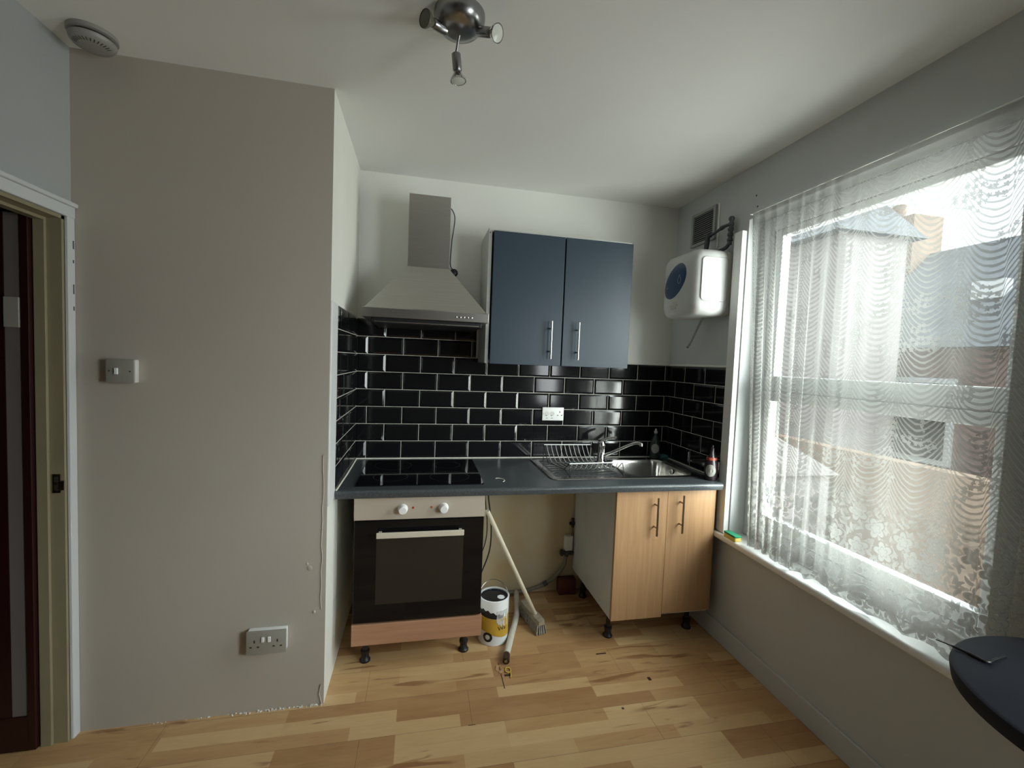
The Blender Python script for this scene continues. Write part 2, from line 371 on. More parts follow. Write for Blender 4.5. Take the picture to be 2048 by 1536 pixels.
def lace_material():
    m = bpy.data.materials.new('white_lace_net'); m.use_nodes = True; nt = m.node_tree; nt.nodes.clear(); L = nt.links
    o = nt.nodes.new('ShaderNodeOutputMaterial'); tr = nt.nodes.new('ShaderNodeBsdfTransparent')
    df = nt.nodes.new('ShaderNodeBsdfDiffuse'); tl = nt.nodes.new('ShaderNodeBsdfTranslucent')
    df.inputs[0].default_value = (.70, .70, .66, 1); tl.inputs[0].default_value = (.17, .172, .165, 1)
    uvn = nt.nodes.new('ShaderNodeUVMap'); uvn.uv_map = 'UVMap'; sx = nt.nodes.new('ShaderNodeSeparateXYZ'); L.new(uvn.outputs[0], sx.inputs[0])
    U, V = N(nt, sx.outputs['X']), N(nt, sx.outputs['Y'])
    def noise(scale, off=0, det=2):
        t = nt.nodes.new('ShaderNodeTexNoise'); t.inputs['Scale'].default_value = scale; t.inputs['Detail'].default_value = det
        mp = nt.nodes.new('ShaderNodeMapping'); mp.inputs['Location'].default_value = (off, off, 0); L.new(uvn.outputs[0], mp.inputs[0]); L.new(mp.outputs[0], t.inputs['Vector'])
        return N(nt, t.outputs['Fac'])
    def vor(scale, feat='F1', rnd=1, off=0):
        t = nt.nodes.new('ShaderNodeTexVoronoi'); t.voronoi_dimensions = '2D'; t.feature = feat; t.inputs['Scale'].default_value = scale; t.inputs['Randomness'].default_value = rnd
        mp = nt.nodes.new('ShaderNodeMapping'); mp.inputs['Location'].default_value = (off, off*.7, 0); L.new(uvn.outputs[0], mp.inputs[0]); L.new(mp.outputs[0], t.inputs['Vector'])
        return t
    # swags: parabolic arcs hung between columns
    CW = .165
    t = (U/CW).fr() - .5
    wob = (noise(26)-.5)*.010
    arc = V - t*t*.34 + wob
    ph = (arc/.0205).fr()
    line = (ph-.5).ab().lt(.17, .07)
    soft = (ph-.5).ab().lt(.36, .12)
    col = t.ab().gt(.455, .02) * (((V/.012).fr()-.5).ab().lt(.26, .1))
    # flowers: voronoi cells, petals drawn in polar coordinates about each cell centre
    def local(scale, off, rnd):
        mp = nt.nodes.new('ShaderNodeMapping'); mp.inputs['Location'].default_value = (off, off*.7, 0); L.new(uvn.outputs[0], mp.inputs[0])
        v = nt.nodes.new('ShaderNodeTexVoronoi'); v.voronoi_dimensions = '2D'; v.inputs['Scale'].default_value = scale; v.inputs['Randomness'].default_value = rnd
        L.new(mp.outputs[0], v.inputs['Vector'])
        sb = nt.nodes.new('ShaderNodeVectorMath'); sb.operation = 'SUBTRACT'; L.new(mp.outputs[0], sb.inputs[0]); L.new(v.outputs['Position'], sb.inputs[1])
        q = nt.nodes.new('ShaderNodeSeparateXYZ'); L.new(sb.outputs[0], q.inputs[0])
        cs = nt.nodes.new('ShaderNodeSeparateXYZ'); L.new(v.outputs['Color'], cs.inputs[0])
        dx, dy = N(nt, q.outputs['X']), N(nt, q.outputs['Y'])
        return dx, dy, (dx*dx+dy*dy).op('SQRT'), dy.op('ARCTAN2', dx), N(nt, cs.outputs['X'])
    def flower(scale, R, off, rnd, n=2.5):
        dx, dy, r, th, c = local(scale, off, rnd)
        lim = ((th*n + c*6.0).op('COSINE').ab()*.45 + .55)*R
        q = r/lim
        body = q.lt(.90, .07)
        vein = q.gt(.42, .05)*q.lt(.52, .05)
        eye = (r/R).lt(.16, .04)
        return (body*(N(nt, 0).const(1) - vein*.55)).mx(eye), q
    def leaves(scale, a, b, off, rnd):
        dx, dy, r, th, c = local(scale, off, rnd)
        an = c*6.2832; ca, sa = an.op('COSINE'), an.op('SINE')
        x = (dx*ca + dy*sa)/a; y = (dy*ca - dx*sa + x*x*a*.35)/b
        return (x*x + y*y).lt(.85, .2)
    sprig = flower(48, .0095, 0, .5)[0] * noise(9, 3.1, 1).gt(.56, .012)
    up = (line*.55 + soft*.12).mx(col*.45).mx(sprig*.78)
    # deep floral border along the hem
    hz = V - .62
    f1, q1 = flower(10.5, .040, .3, .65)
    f2 = flower(27, .0135, 1.7, .9, 1.5)[0]
    lv = leaves(22, .021, .0065, .9, .8).mx(leaves(25, .019, .006, 2.3, .8))
    out = q1.gt(1.08, .05)
    flor = (f1*.85).mx(lv*out*.72).mx(f2*out*.55)
    sc_ = ((U/.27).fr()-.5); hem = hz - (sc_*sc_*-.30 + .085)
    band = hem.ab().lt(.010, .004).mx((hem-.022).ab().lt(.003, .002)*.8)
    flor = flor.mx(band*.85) * hz.gt(.012, .004)
    edge = hz.lt(.012, .004)
    zone = hz.lt(.40, .10)
    one = N(nt, 0).const(1)
    dens = (up*(one-zone) + flor*zone).mx(edge*.7)
    # closer weave heading at the rail
    head = V.gt(2.235, .006)
    dens = (dens*(zone*-.10+.68) + .29 + zone*.13).mx(head*.82).mn(.97)
    mxa = nt.nodes.new('ShaderNodeMixShader'); mxa.inputs[0].default_value = .52
    L.new(df.outputs[0], mxa.inputs[1]); L.new(tl.outputs[0], mxa.inputs[2])
    mxb = nt.nodes.new('ShaderNodeMixShader'); L.new(dens.v, mxb.inputs[0]); L.new(tr.outputs[0], mxb.inputs[1]); L.new(mxa.outputs[0], mxb.inputs[2])
    L.new(mxb.outputs[0], o.inputs[0])
    return m
M['lace'] = lace_material()

# ------------------------------------------------------------------ room shell
bm = B(-2.35, W+.15, YR-.1, .1, -.1, 0); struct('floor', bm, M['floor'])
bm = B(-2.35, W+.15, YR-.1, .1, H, H+.1); struct('ceiling', bm, M['ceil'])
wall_back = struct('wall_back', B(0, W+.15, 0, .1, 0, H), M['backwall'])
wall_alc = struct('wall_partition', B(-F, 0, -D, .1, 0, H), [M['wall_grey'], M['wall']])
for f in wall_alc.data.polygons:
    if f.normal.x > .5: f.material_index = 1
bm = new()   # left wall with the doorway
DY0, DY1, DH = -.803, -1.62, 1.955
box(bm, -.975, -F, YR, DY1, 0, H); box(bm, -.975, -F, DY1, DY0, DH, H); box(bm, -.975, -F, DY0, -D, 0, H)
struct('wall_left', bm, mat('wall_paint_left_dimmed', (.36, .375, .37), .6, noise=.03, nscale=3, bump=.15, bscale=45))  # paint dulled further, the wall's dimness is put into its colour
WY0, WY1, WZ0, WZ1 = -.67, -1.765, .585, 2.285
bm = new()
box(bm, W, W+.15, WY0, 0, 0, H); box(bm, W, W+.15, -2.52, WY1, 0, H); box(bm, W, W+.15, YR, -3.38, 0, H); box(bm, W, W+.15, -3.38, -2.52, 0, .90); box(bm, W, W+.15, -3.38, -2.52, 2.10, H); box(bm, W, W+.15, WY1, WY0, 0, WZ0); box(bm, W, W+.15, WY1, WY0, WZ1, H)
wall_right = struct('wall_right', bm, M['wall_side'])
struct('wall_rear', B(-1.0, W+.15, YR-.1, YR, 0, H), mat('dark_rear_wall', (.16, .14, .12), .7))  # unseen wall given a dark colour to cut bounced light
bm = new(); box(bm, -2.35, -2.25, -3.2, -.5, 0, H); box(bm, -2.25, -.976, -3.2, -3.1, 0, H); box(bm, -2.25, -F-.001, -.6, -.5, 0, H)
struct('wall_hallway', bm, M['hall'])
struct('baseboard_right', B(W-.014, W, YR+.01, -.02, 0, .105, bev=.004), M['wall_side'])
tr = sempty('trim_1', (W-.015, -.63, WZ0+.03))
struct('boxed_batten', B(W-.031, W, -.662, -.60, WZ0+.03, 2.232, bev=.003), M['gloss_white'], tr)
bm = new()
for y, z in ((-.708, 2.396), (-.721, 2.337)): lathe(bm, (W+.0005, y, z), (-1, 0, 0), [(.006, 0), (.0045, .001), (.001, .0012)], 10)
struct('screw_hole', bm, M['ink'], wall_right)

# crumbling plaster along the foot of the partition
bm = new(); rnd = random.Random(3)
cl = [(-.03, .04), (-.10, .05), (-.17, .03), (-.25, .05), (-.33, .04), (-.47, .04), (-.62, .03)]
for i in range(110):
    c_, w_ = cl[min(int(rnd.random()**1.4*7), 6)]
    x = c_+rnd.gauss(0, w_*.6); s = rnd.uniform(.0018, .0075)*(1 if x > -.4 else .7)
    if x > -.006: continue
    m4 = Matrix.Translation((x, -D-rnd.uniform(.0, .010), s*.35)) @ Matrix.Rotation(rnd.random()*3, 4, (rnd.random(), rnd.random(), 1)) @ Matrix.Diagonal((s*rnd.uniform(1, 2.4), s, s*.6, 1))
    bmesh.ops.create_icosphere(bm, subdivisions=1, radius=.6, matrix=m4)
for v in bm.verts: v.co += Vector((rnd.uniform(-.0008, .0008), 0, rnd.uniform(0, .0008)))
tag(obj('plaster_crumbs', bm, M['crumb'], org=(-.35, -D, 0)), 'white plaster crumbs along the foot of the grey partition wall', 'rubble', kind='stuff')
bm = new(); pts = [(-.018+rnd.uniform(-.004, .004), -D-.0008, .42+i*.055) for i in range(13)]
tube(bm, pts, .0022, 6); tube(bm, [(-.008, -D-.001, .0), (-.02, -D-.001, .05), (-.012, -D-.001, .09)], .003, 6)
struct('plaster_crack', bm, M['wall_grey'], wall_alc)
bm = new()
for x, z, s in ((-.065, .60, .012), (-.045, .41, .007), (-.075, .62, .006)): lathe(bm, (x, -D, z), (0, -1, 0), [(s, 0), (s*.7, .0025), (.001, .003)], 9)
struct('plaster_lump', bm, M['wall_grey'], wall_alc, smooth=60)

# floor damage: open joint, chipped laminate
bm = new()
for x0, x1, y0, y1 in ((.7845, .788, -.81, -.64), (1.30, 1.355, -.652, -.644), (.60, .63, -.9895, -.987), (.80, .83, -.735, -.722), (1.48, 1.495, -.866, -.845), (1.272, 1.282, -1.01, -1.0)):
    box(bm, x0, x1, y0, y1, -.0002, .0008)
struct('floor_gouge', bm, M['brown_dark'], bpy.data.objects['floor'])
chip = [(.795, -.70, 20), (.775, -.675, 60)]
for i, (x, y, a) in enumerate(chip):
    bm = new(); c = Matrix.Translation((x, y, .0022)) @ Matrix.Rotation(math.radians(a), 4, 'Z')
    v = [bm.verts.new(c @ Vector(q)) for q in ((-.02, -.008, 0), (.022, -.004, 0), (.012, .010, .002), (-.016, .006, 0))]
    f = bm.faces.new(v); r = bmesh.ops.extrude_face_region(bm, geom=[f]); bmesh.ops.translate(bm, vec=(0, 0, -.002), verts=[q for q in r['geom'] if isinstance(q, bmesh.types.BMVert)])
    tag(obj('laminate_chip', bm, M['beech']), ['broken sliver of floor laminate beside the yellow clip', 'broken sliver of floor laminate nearest the paint can'][i], 'wood chip')

# ------------------------------------------------------------------ tiles (bevelled metro tiles, brick bond)
TW, TH, G = .203, .103, .003
def tiles(parent, axis, span, rows, off, name='tile_splashback', clip=None):
    bm = new(); gb = new()
    def P(a, z, d):
        return {'y': (a, -d, z), 'xl': (d, -a, z), 'xr': (W-d, -a, z)}[axis]
    for r in rows:
        lo, hi = clip(r) if clip else span
        z0 = ZC+r*TH; a = off + (r % 2)*TW/2 - TW*8
        while a < hi:
            a0, a1 = max(a+G/2, lo+.001), min(a+TW-G/2, hi-.001)
            if a1-a0 > .006:
                q0, q1 = z0+G/2, z0+TH-G/2; iv = min(.011, (a1-a0)*.4)
                o = [bm.verts.new(P(x, z, .0045)) for x, z in ((a0, q0), (a1, q0), (a1, q1), (a0, q1))]
                b_ = [bm.verts.new(P(x, z, .001)) for x, z in ((a0, q0), (a1, q0), (a1, q1), (a0, q1))]
                n = [bm.verts.new(P(x, z, .0085)) for x, z in ((a0+iv, q0+.011), (a1-iv, q0+.011), (a1-iv, q1-.011), (a0+iv, q1-.011))]
                bm.faces.new(n)
                for k in range(4):
                    bm.faces.new((o[k], o[(k+1) % 4], n[(k+1) % 4], n[k])); bm.faces.new((b_[k], b_[(k+1) % 4], o[(k+1) % 4], o[k]))
            a += TW
        c0, c1 = P(lo, z0, .0005), P(hi, z0+TH, .0042)
        box(gb, min(c0[0], c1[0]), max(c0[0], c1[0]), min(c0[1], c1[1]), max(c0[1], c1[1]), z0, z0+TH)
    t = struct(name, bm, M['tile'], parent); struct('grout', gb, M['grout'], t)
    return t
tiles(wall_back, 'y', (0, W), range(8), .062, clip=lambda r: (0.0, W-.001) if r < 6 else (0.0, .70))
tiles(wall_alc, 'xl', (0, .640), range(8), .07)
tiles(wall_right, 'xr', (0, .582), range(6), .085)
bm = new(); box(bm, 1.55, W-.009, -.010, 0, 1.512, 1.524, bev=.002); box(bm, W-.010, W, -.582, -.010, 1.512, 1.524, bev=.002)
struct('tile_cap', bm, M['wall'], wall_back)
struct('edge_bead', B(0, .006, -D+.002, -.642, 0.86, 1.72, bev=.002), M['gloss_white'], wall_alc)

# ------------------------------------------------------------------ doorway on the left
door = sempty('door_1', (-.95, DY0, 0))
bm = new(); box(bm, -F, -F+.012, -.812, -D-.001, 0, DH+.002, bev=.003); box(bm, -F, -F+.014, DY1-.05, -D+.0, DH, DH+.052, bev=.004); box(bm, -F, -F+.012, DY1-.05, DY1+.01, 0, DH, bev=.003)
box(bm, -F+.002, -F+.026, DY1-.05, -D-.002, DH+.038, DH+.054, bev=.005)
struct('architrave', bm, M['wall_side'], door)
bm = new(); box(bm, -.975, -F, -.823, -.812, 0, DH); box(bm, -.975, -F, DY1, DY1+.012, 0, DH); box(bm, -.975, -F, DY1, -.812, DH-.012, DH)
struct('door_lining', bm, M['cream_gloss'], door)
bm = new(); box(bm, -.975, -.940, -.834, -.823, 0, DH-.012, bev=.002); box(bm, -.975, -.940, DY1+.012, -.834, DH-.024, DH-.012, bev=.002)
struct('door_stop', bm, M['cream_gloss'], door)
bm = new(); box(bm, -.932, -.906, -.827, -.8225, .955, 1.025, bev=.001); box(bm, -.915, -.893, -.829, -.8225, .965, 1.0, bev=.002)
struct('strike_plate', bm, M['steel_dark'], door)
bm = new(); box(bm, -.925, -.914, -.8278, -.8265, .995, 1.015); box(bm, -.925, -.914, -.8278, -.8265, .965, .985)
struct('strike_slot', bm, M['ink'], door)
bm = new()
for z, h in ((1.86, .03), (1.80, .012), (1.70, .035), (1.63, .015)): box(bm, -F+.0118, -F+.0128, -.790, -.785, z-h/2, z+h/2)
struct('paint_chip_marks', bm, M['dark_grey'], door)
slab = new()   # open maroon door in the hall
box(slab, -1.720, -.978, -.842, -.828, .006, 1.945); box(slab, -1.001, -.978, -.850, -.842, .006, 1.945, bev=.001)
box(slab, -1.720, -1.001, -.850, -.842, .006, .135); box(slab, -1.720, -1.68, -.850, -.842, .135, 1.945); box(slab, -1.64, -1.052, -.847, -.842, .135, 1.945)
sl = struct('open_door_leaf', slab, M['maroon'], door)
struct('recessed_panel', B(-1.050, -1.002, -.8455, -.8422, .136, 1.944), M['door_panel'], sl)
struct('door_plate', B(-1.049, -1.004, -.853, -.8456, 1.55, 1.655, bev=.002), M['plate_shade_grey'], sl)

# ------------------------------------------------------------------ window
win = sempty('window_1', (W+.1, (WY0+WY1)/2, WZ0))
fx0, fx1 = W+.085, W+.145
bm = new()
box(bm, fx0, fx1, -.745, WY0, WZ0+.03, WZ1, bev=.004); box(bm, fx0, fx1, WY1, -1.725, WZ0+.03, WZ1, bev=.004)
box(bm, fx0, fx1, -1.725, -.745, 2.215, WZ1, bev=.004); box(bm, fx0, fx1, -1.725, -.745, WZ0+.03, .70, bev=.004)
struct('window_frame', bm, M['upvc'], win)
bm = new(); box(bm, fx0+.01, fx1, -.795, -.748, 1.42, 2.213, bev=.004); box(bm, fx0+.01, fx1, -1.722, -1.700, 1.42, 2.213, bev=.004); box(bm, fx0-.004, fx1-.01, -1.722, -.748, 1.40, 1.478, bev=.005); box(bm, fx0+.01, fx1, -1.700, -.795, 2.18, 2.213, bev=.004)
us = struct('upper_sash', bm, M['upvc'], win)
bm = new(); box(bm, fx0-.006, fx1-.02, -.80, -.748, .703, 1.40, bev=.004); box(bm, fx0-.006, fx1-.02, -1.722, -1.695, .703, 1.40, bev=.004); box(bm, fx0-.012, fx1-.02, -1.722, -.748, 1.352, 1.40, bev=.005); box(bm, fx0-.006, fx1-.02, -1.695, -.80, .703, .765, bev=.004)
ls = struct('lower_sash', bm, M['upvc'], win)
struct('window_pane', B(W+.118, W+.122, -1.700, -.795, 1.478, 2.18), M['glass'], us)
struct('window_pane', B(W+.108, W+.112, -1.695, -.80, .765, 1.352), M['glass'], ls)
struct('window_sill', B(W-.052, W+.148, WY1-.32, -.595, WZ0-.004, WZ0+.028, bev=.010, seg=4), M['gloss_white'], win, smooth=40)

fill_win = sempty('added_rear_window', (W+.1, -2.95, .90))  # unseen window added behind the camera to carry the fill lamp
bm = new(); box(bm, fx0, fx1, -2.57, -2.52, .90, 2.10); box(bm, fx0, fx1, -3.38, -3.33, .90, 2.10); box(bm, fx0, fx1, -3.33, -2.57, 2.05, 2.10); box(bm, fx0, fx1, -3.33, -2.57, .90, .95)
struct('window_frame', bm, M['upvc'], fill_win)
struct('window_pane', B(W+.118, W+.122, -3.33, -2.57, .95, 2.05), M['glass'], fill_win)

# lace curtain on a wire across the opening
def lace_curtain():
    zt, n, mrows = 2.292, 620, 36
    L0 = 0; cols = []
    def fold(s):     # s runs along the rail 0..1.42 -> pleat offset
        a = 1/(1+math.exp((s-.50)*18)); c = 1/(1+math.exp(-(s-.99)*20)); b = max(0, 1-a-c)
        x = a*(.015*math.sin(s*92)+.005*math.sin(s*171+1)) + b*(.009*math.sin(s*27+.6)+.003*math.sin(s*64)) + c*(.013*math.sin(s*70)+.005*math.sin(s*150))
        dy = a*.006*math.cos(s*92*1.0+.5) + c*.008*math.cos(s*70)
        return x, dy
    bm = new(); uv = bm.loops.layers.uv.new('UVMap')
    grid = []; us_ = []
    S = 1.42
    prev = None; u = 0
    for i in range(n+1):
        s = S*i/n; x, dy = fold(s)
        p = Vector((x, s+dy, 0))
        if prev is not None: u += (p-prev).length*1.02
        prev = p; us_.append(u)
    for j in range(mrows+1):
        row = []
        for i in range(n+1):
            s = S*i/n; x, dy = fold(s); q = j/mrows
            zb = .618 + .012*abs(math.sin(us_[i]*PI/.135)) + .010*math.sin(s*9)**2
            z = zt + (zb-zt)*q
            amp = .35+.65*min(1, q*3)
            lean = .10*q*max(0, 1-s/.45)**1.5
            sway = .012*math.sin(q*2.2+s*7)*q
            xx = W-.028 + x*amp*.85
            row.append(bm.verts.new((xx, -.722-s-dy*amp-lean-sway*.5, z)))
        grid.append(row)
    for j in range(mrows):
        for i in range(n):
            f = bm.faces.new((grid[j][i], grid[j][i+1], grid[j+1][i+1], grid[j+1][i]))
            for lp, (a, b_) in zip(f.loops, ((j, i), (j, i+1), (j+1, i+1), (j+1, i))):
                lp[uv].uv = (us_[b_], grid[a][b_].co.z)
    me_o = obj('net_curtain', bm, M['lace'], smooth=180, org=(W-.028, -1.4, .62))
    return tag(me_o, 'white lace net curtain with swags and floral hem across the window', 'curtain')
lace = lace_curtain()
bm = new(); tube(bm, [(W-.028, -.715, 2.2965), (W-.028, -1.5, 2.2955), (W-.028, -2.2, 2.2965)], .0022, 8, curve=6)
for y in (-.712, -2.2): lathe(bm, (W, y, 2.2965), (-1, 0, 0), [(.004, 0), (.002, .006), (.002, .028), (.004, .032)], 8)
tag(obj('curtain_wire', bm, M['gloss_white'], smooth=40), 'thin white wire carrying the lace curtain over the window', 'curtain wire')

# ------------------------------------------------------------------ ceiling fittings
t = thing('spotlight_fitting', 'dull chrome dome ceiling spotlight with three small lamps', 'ceiling light', (.455, -1.285, H-.06))
LC = Vector((.455, -1.285, H))
obj('ceiling_rose', lathe(new(), LC, (0, 0, -1), [(.078, 0), (.078, .012), (.074, .03), (.060, .046), (.035, .055), (.008, .058), (.0, .058)], 48), M['chrome_dull'], t, smooth=50)
def spot(arm, hold, d, facem, lab):
    d = Vector(d).normalized(); h = Vector(hold)
    obj('spot_arm', tube(new(), arm+[h], .0042, 10, curve=5 if len(arm) > 1 else 0), M['chrome_dull'], t, smooth=50)
    sp = obj('lamp_holder', lathe(new(), h, d, [(.010, 0), (.0145, .003), (.0145, .050), (.012, .053)], 20), M['chrome_dull'], t, smooth=40)
    bb = obj('reflector_bulb', lathe(new(), h, d, [(.008, .050), (.012, .056), (.017, .066), (.0245, .078), (.0250, .084), (.0235, .084), (.0225, .080)], 28), M['bulb_back'] if lab == 0 else M['chrome'], t, smooth=40)
    obj('bulb_lens', lathe(new(), h, d, [(.0225, .079), (.0225, .083), (.012, .0855), (.0, .086)], 24), facem, bb, smooth=60)
spot([(.455, -1.278, H-.056)], (.449, -1.250, H-.094), (.12, .02, -1), M['bulb_glass'], 1)
spot([(.500, -1.305, H-.040)], (.512, -1.300, H-.050), (.45, -.48, -.30), M['bulb_glass'], 2)
spot([(.415, -1.300, H-.040)], (.414, -1.275, H-.048), (-.55, -.45, -.12), M['bulb_back'], 0)

t = thing('smoke_alarm', 'round aged white smoke alarm on the ceiling above the doorway corner', 'smoke alarm', (-.760, -.880, H-.048))
SC = Vector((-.760, -.880, H))
obj('base_ring', lathe(new(), SC, (0, 0, -1), [(.068, 0), (.068, .012), (.064, .014)], 48), M['alarm'], t, smooth=40)
obj('vent_gap', lathe(new(), SC, (0, 0, -1), [(.056, .010), (.056, .022)], 48), M['ink'], t, smooth=40)
obj('alarm_cover', lathe(new(), SC, (0, 0, -1), [(.060, .021), (.064, .023), (.062, .032), (.054, .042), (.035, .046), (0, .046)], 48), M['alarm'], t, smooth=50)
bm = new()
for k in range(14):
    a = math.radians(-150+k*12); c = SC+Vector((math.cos(a)*.046, math.sin(a)*.046, -.0448)); d = Vector((math.cos(a), math.sin(a), 0))
    tube(bm, [c-d*.007, c+d*.006-Vector((0, 0, -.003))], .0016, 5)
obj('vent_slot', bm, M['ink'], t)
obj('indicator_lens', lathe(new(), SC+Vector((-.018, -.03, -.045)), (0, 0, -1), [(.003, 0), (.002, .002), (0, .0025)], 10), M['chrome'], t, smooth=60)

# ------------------------------------------------------------------ wall plates
def plate(t, name, x0, x1, z0, z1, y, dep, m, face=None, bev=.004):
    return obj(name, B(x0, x1, y-dep, y, z0, z1, bev=bev, seg=3), m, t, smooth=40)
t = thing('light_switch', 'small white switch box on the grey partition wall beside the doorway', 'switch', (-.727, -D, 1.363))
plate(t, 'back_box', -.772, -.682, 1.363, 1.450, -D, .026, M['plastic_dull']); plate(t, 'face_plate', -.773, -.681, 1.362, 1.451, -D-.026, .007, M['plate_shade_grey'], bev=.002)
obj('rocker', B(-.744, -.732, -D-.039, -D-.033, 1.394, 1.418, bev=.002), M['plastic'], t)
for x in (-.762, -.695): obj('screw', lathe(new(), (x, -D-.0328, 1.406), (0, -1, 0), [(.003, 0), (.0025, .001), (0, .001)], 10), M['ink'], t)

def pins(t, x, z, y, s=1.0):
    obj('pin_slot', B(x-.0022*s, x+.0022*s, y-.0008, y, z+.008*s, z+.017*s), M['ink'], t)
    for dx in (-.011*s, .011*s): obj('pin_slot', B(x+dx-.0034*s, x+dx+.0034*s, y-.0008, y, z-.008*s, z-.0035*s), M['ink'], t)
t = thing('double_socket', 'white double mains socket low on the grey partition wall', 'socket', (-.218, -D, .268))
plate(t, 'back_box', -.291, -.145, .269, .362, -D, .027, M['plastic']); plate(t, 'face_plate', -.293, -.143, .267, .364, -D-.027, .008, M['plate_shade_grey'], bev=.002)
pins(t, -.262, .306, -D-.0350, 1.25); pins(t, -.176, .306, -D-.0350, 1.25)
for x in (-.230, -.206): obj('rocker', B(x-.006, x+.006, -D-.040, -D-.035, .318, .340, bev=.002), M['plastic'], t)

t = thing('tile_socket', 'white socket plate with round outlets on the black tiled splashback', 'socket', (1.207, -.0085, 1.131))
plate(t, 'face_plate', 1.136, 1.279, 1.131, 1.216, -.008, .010, M['plastic'], bev=.003)
pins(t, 1.252, 1.172, -.0182, 1.2)
for x in (1.143, 1.272): obj('screw', lathe(new(), (x, -.018, 1.174), (0, -1, 0), [(.0022, 0), (.002, .0006), (0, .0006)], 8), M['ink'], t)
for x in (1.165, 1.199): obj('pin_slot', B(x-.006, x+.002, -.0188, -.018, 1.160, 1.166), M['ink'], t)
for x in (1.167, 1.201):
    bm = new(); lathe(bm, (x, -.018, 1.176), (0, -1, 0), [(.014, 0), (.014, .001), (.012, .0012), (.012, .0004), (0, .0004)], 24)
    obj('round_outlet', bm, M['plastic_dull'], t, smooth=30)
    obj('outlet_print', B(x-.007, x+.007, -.0185, -.018, 1.145, 1.149), M['print_grey'], t)

# ------------------------------------------------------------------ worktop, hob, sink
SX0, SX1, SY0, SY1 = 1.050, 1.945, -.545, -.045
BX0, BX1, BY0, BY1 = 1.530, 1.925, -.500, -.105       # bowl
WF = -.662
def worktop():
    z1, z0 = .889, .853; r = .014
    prof = [(-.0095, z0), (-.0095, z1)] + [(WF+r-r*math.sin(a), z1-r+r*math.cos(a)) for a in [PI/2*k/6 for k in range(7)]] + [(WF+.006, z0)]
    bm = new(); hx0, hx1, hy0, hy1 = BX0-.004, BX1+.004, BY0-.004, BY1+.004
    def run(x0, x1, pr): loft(bm, [[(x, y, z) for y, z in pr] for x in (x0, x1)])
    run(.0095, hx0, prof); run(hx1, 1.978, prof)
    run(hx0, hx1, [(hy1, z0), (hy1, z1), (-.0095, z1), (-.0095, z0)][::-1])
    run(hx0, hx1, [(hy0, z0), (hy0, z1)] + prof[2:])
    bmesh.ops.remove_doubles(bm, verts=bm.verts[:], dist=.0001)
    return bm
wt_ = obj('worktop', worktop(), M['worktop'], smooth=35, org=(1.0, -.33, .853))
tag(wt_, 'long charcoal slate-effect worktop with rounded front edge', 'worktop')
bm = new(); tube(bm, [(.011, -.645, .890), (.0135, -.4, .891), (.0135, -.2, .891), (.012, -.012, .891)], .0045, 8, curve=5)
tube(bm, [(.012, -.012, .891), (.5, -.0125, .891), (1.0, -.0125, .890), (1.5, -.0122, .890), (1.97, -.0122, .890)], .0042, 8, curve=4)
tube(bm, [(W-.0105, -.012, .890), (W-.0105, -.30, .890), (W-.0105, -.50, .890)], .0035, 8)
obj('sealant_bead', bm, M['sealant'], wt_, smooth=60)
bm = new(); arc = [(.800+.028*math.sin(a), -.600+.034*math.cos(a)*1.0, .8895) for a in [k*PI/10-.5 for k in range(12)]]
arc = [(.775+.030*math.cos(a), -.520+.038*math.sin(a), .8893) for a in [1.9-k*.32 for k in range(10)]]
tube(bm, arc, .0022, 6)
obj('scuff_mark', bm, M['sealant'], wt_)

t = thing('ceramic_hob', 'black glass hob set into the worktop above the oven', 'hob', (.383, -.325, .889))
obj('hob_glass', B(.083, .692, -.590, -.065, .8893, .8945, bev=.0015), M['black_glass'], t)
for x, y, r in ((.235, -.44, .085), (.53, -.45, .10), (.235, -.20, .10), (.53, -.20, .075)):
    bm = new()
    for k in range(48):
        a0, a1 = 2*PI*k/48, 2*PI*(k+1)/48
        bm.faces.new([bm.verts.new((x+q*math.cos(a), y+q*math.sin(a), .8947)) for q, a in ((r, a0), (r, a1), (r-.0012, a1), (r-.0012, a0))])
    bmesh.ops.remove_doubles(bm, verts=bm.verts[:], dist=.0001)
    obj('cooking_ring', bm, M['dark_grey'], t)

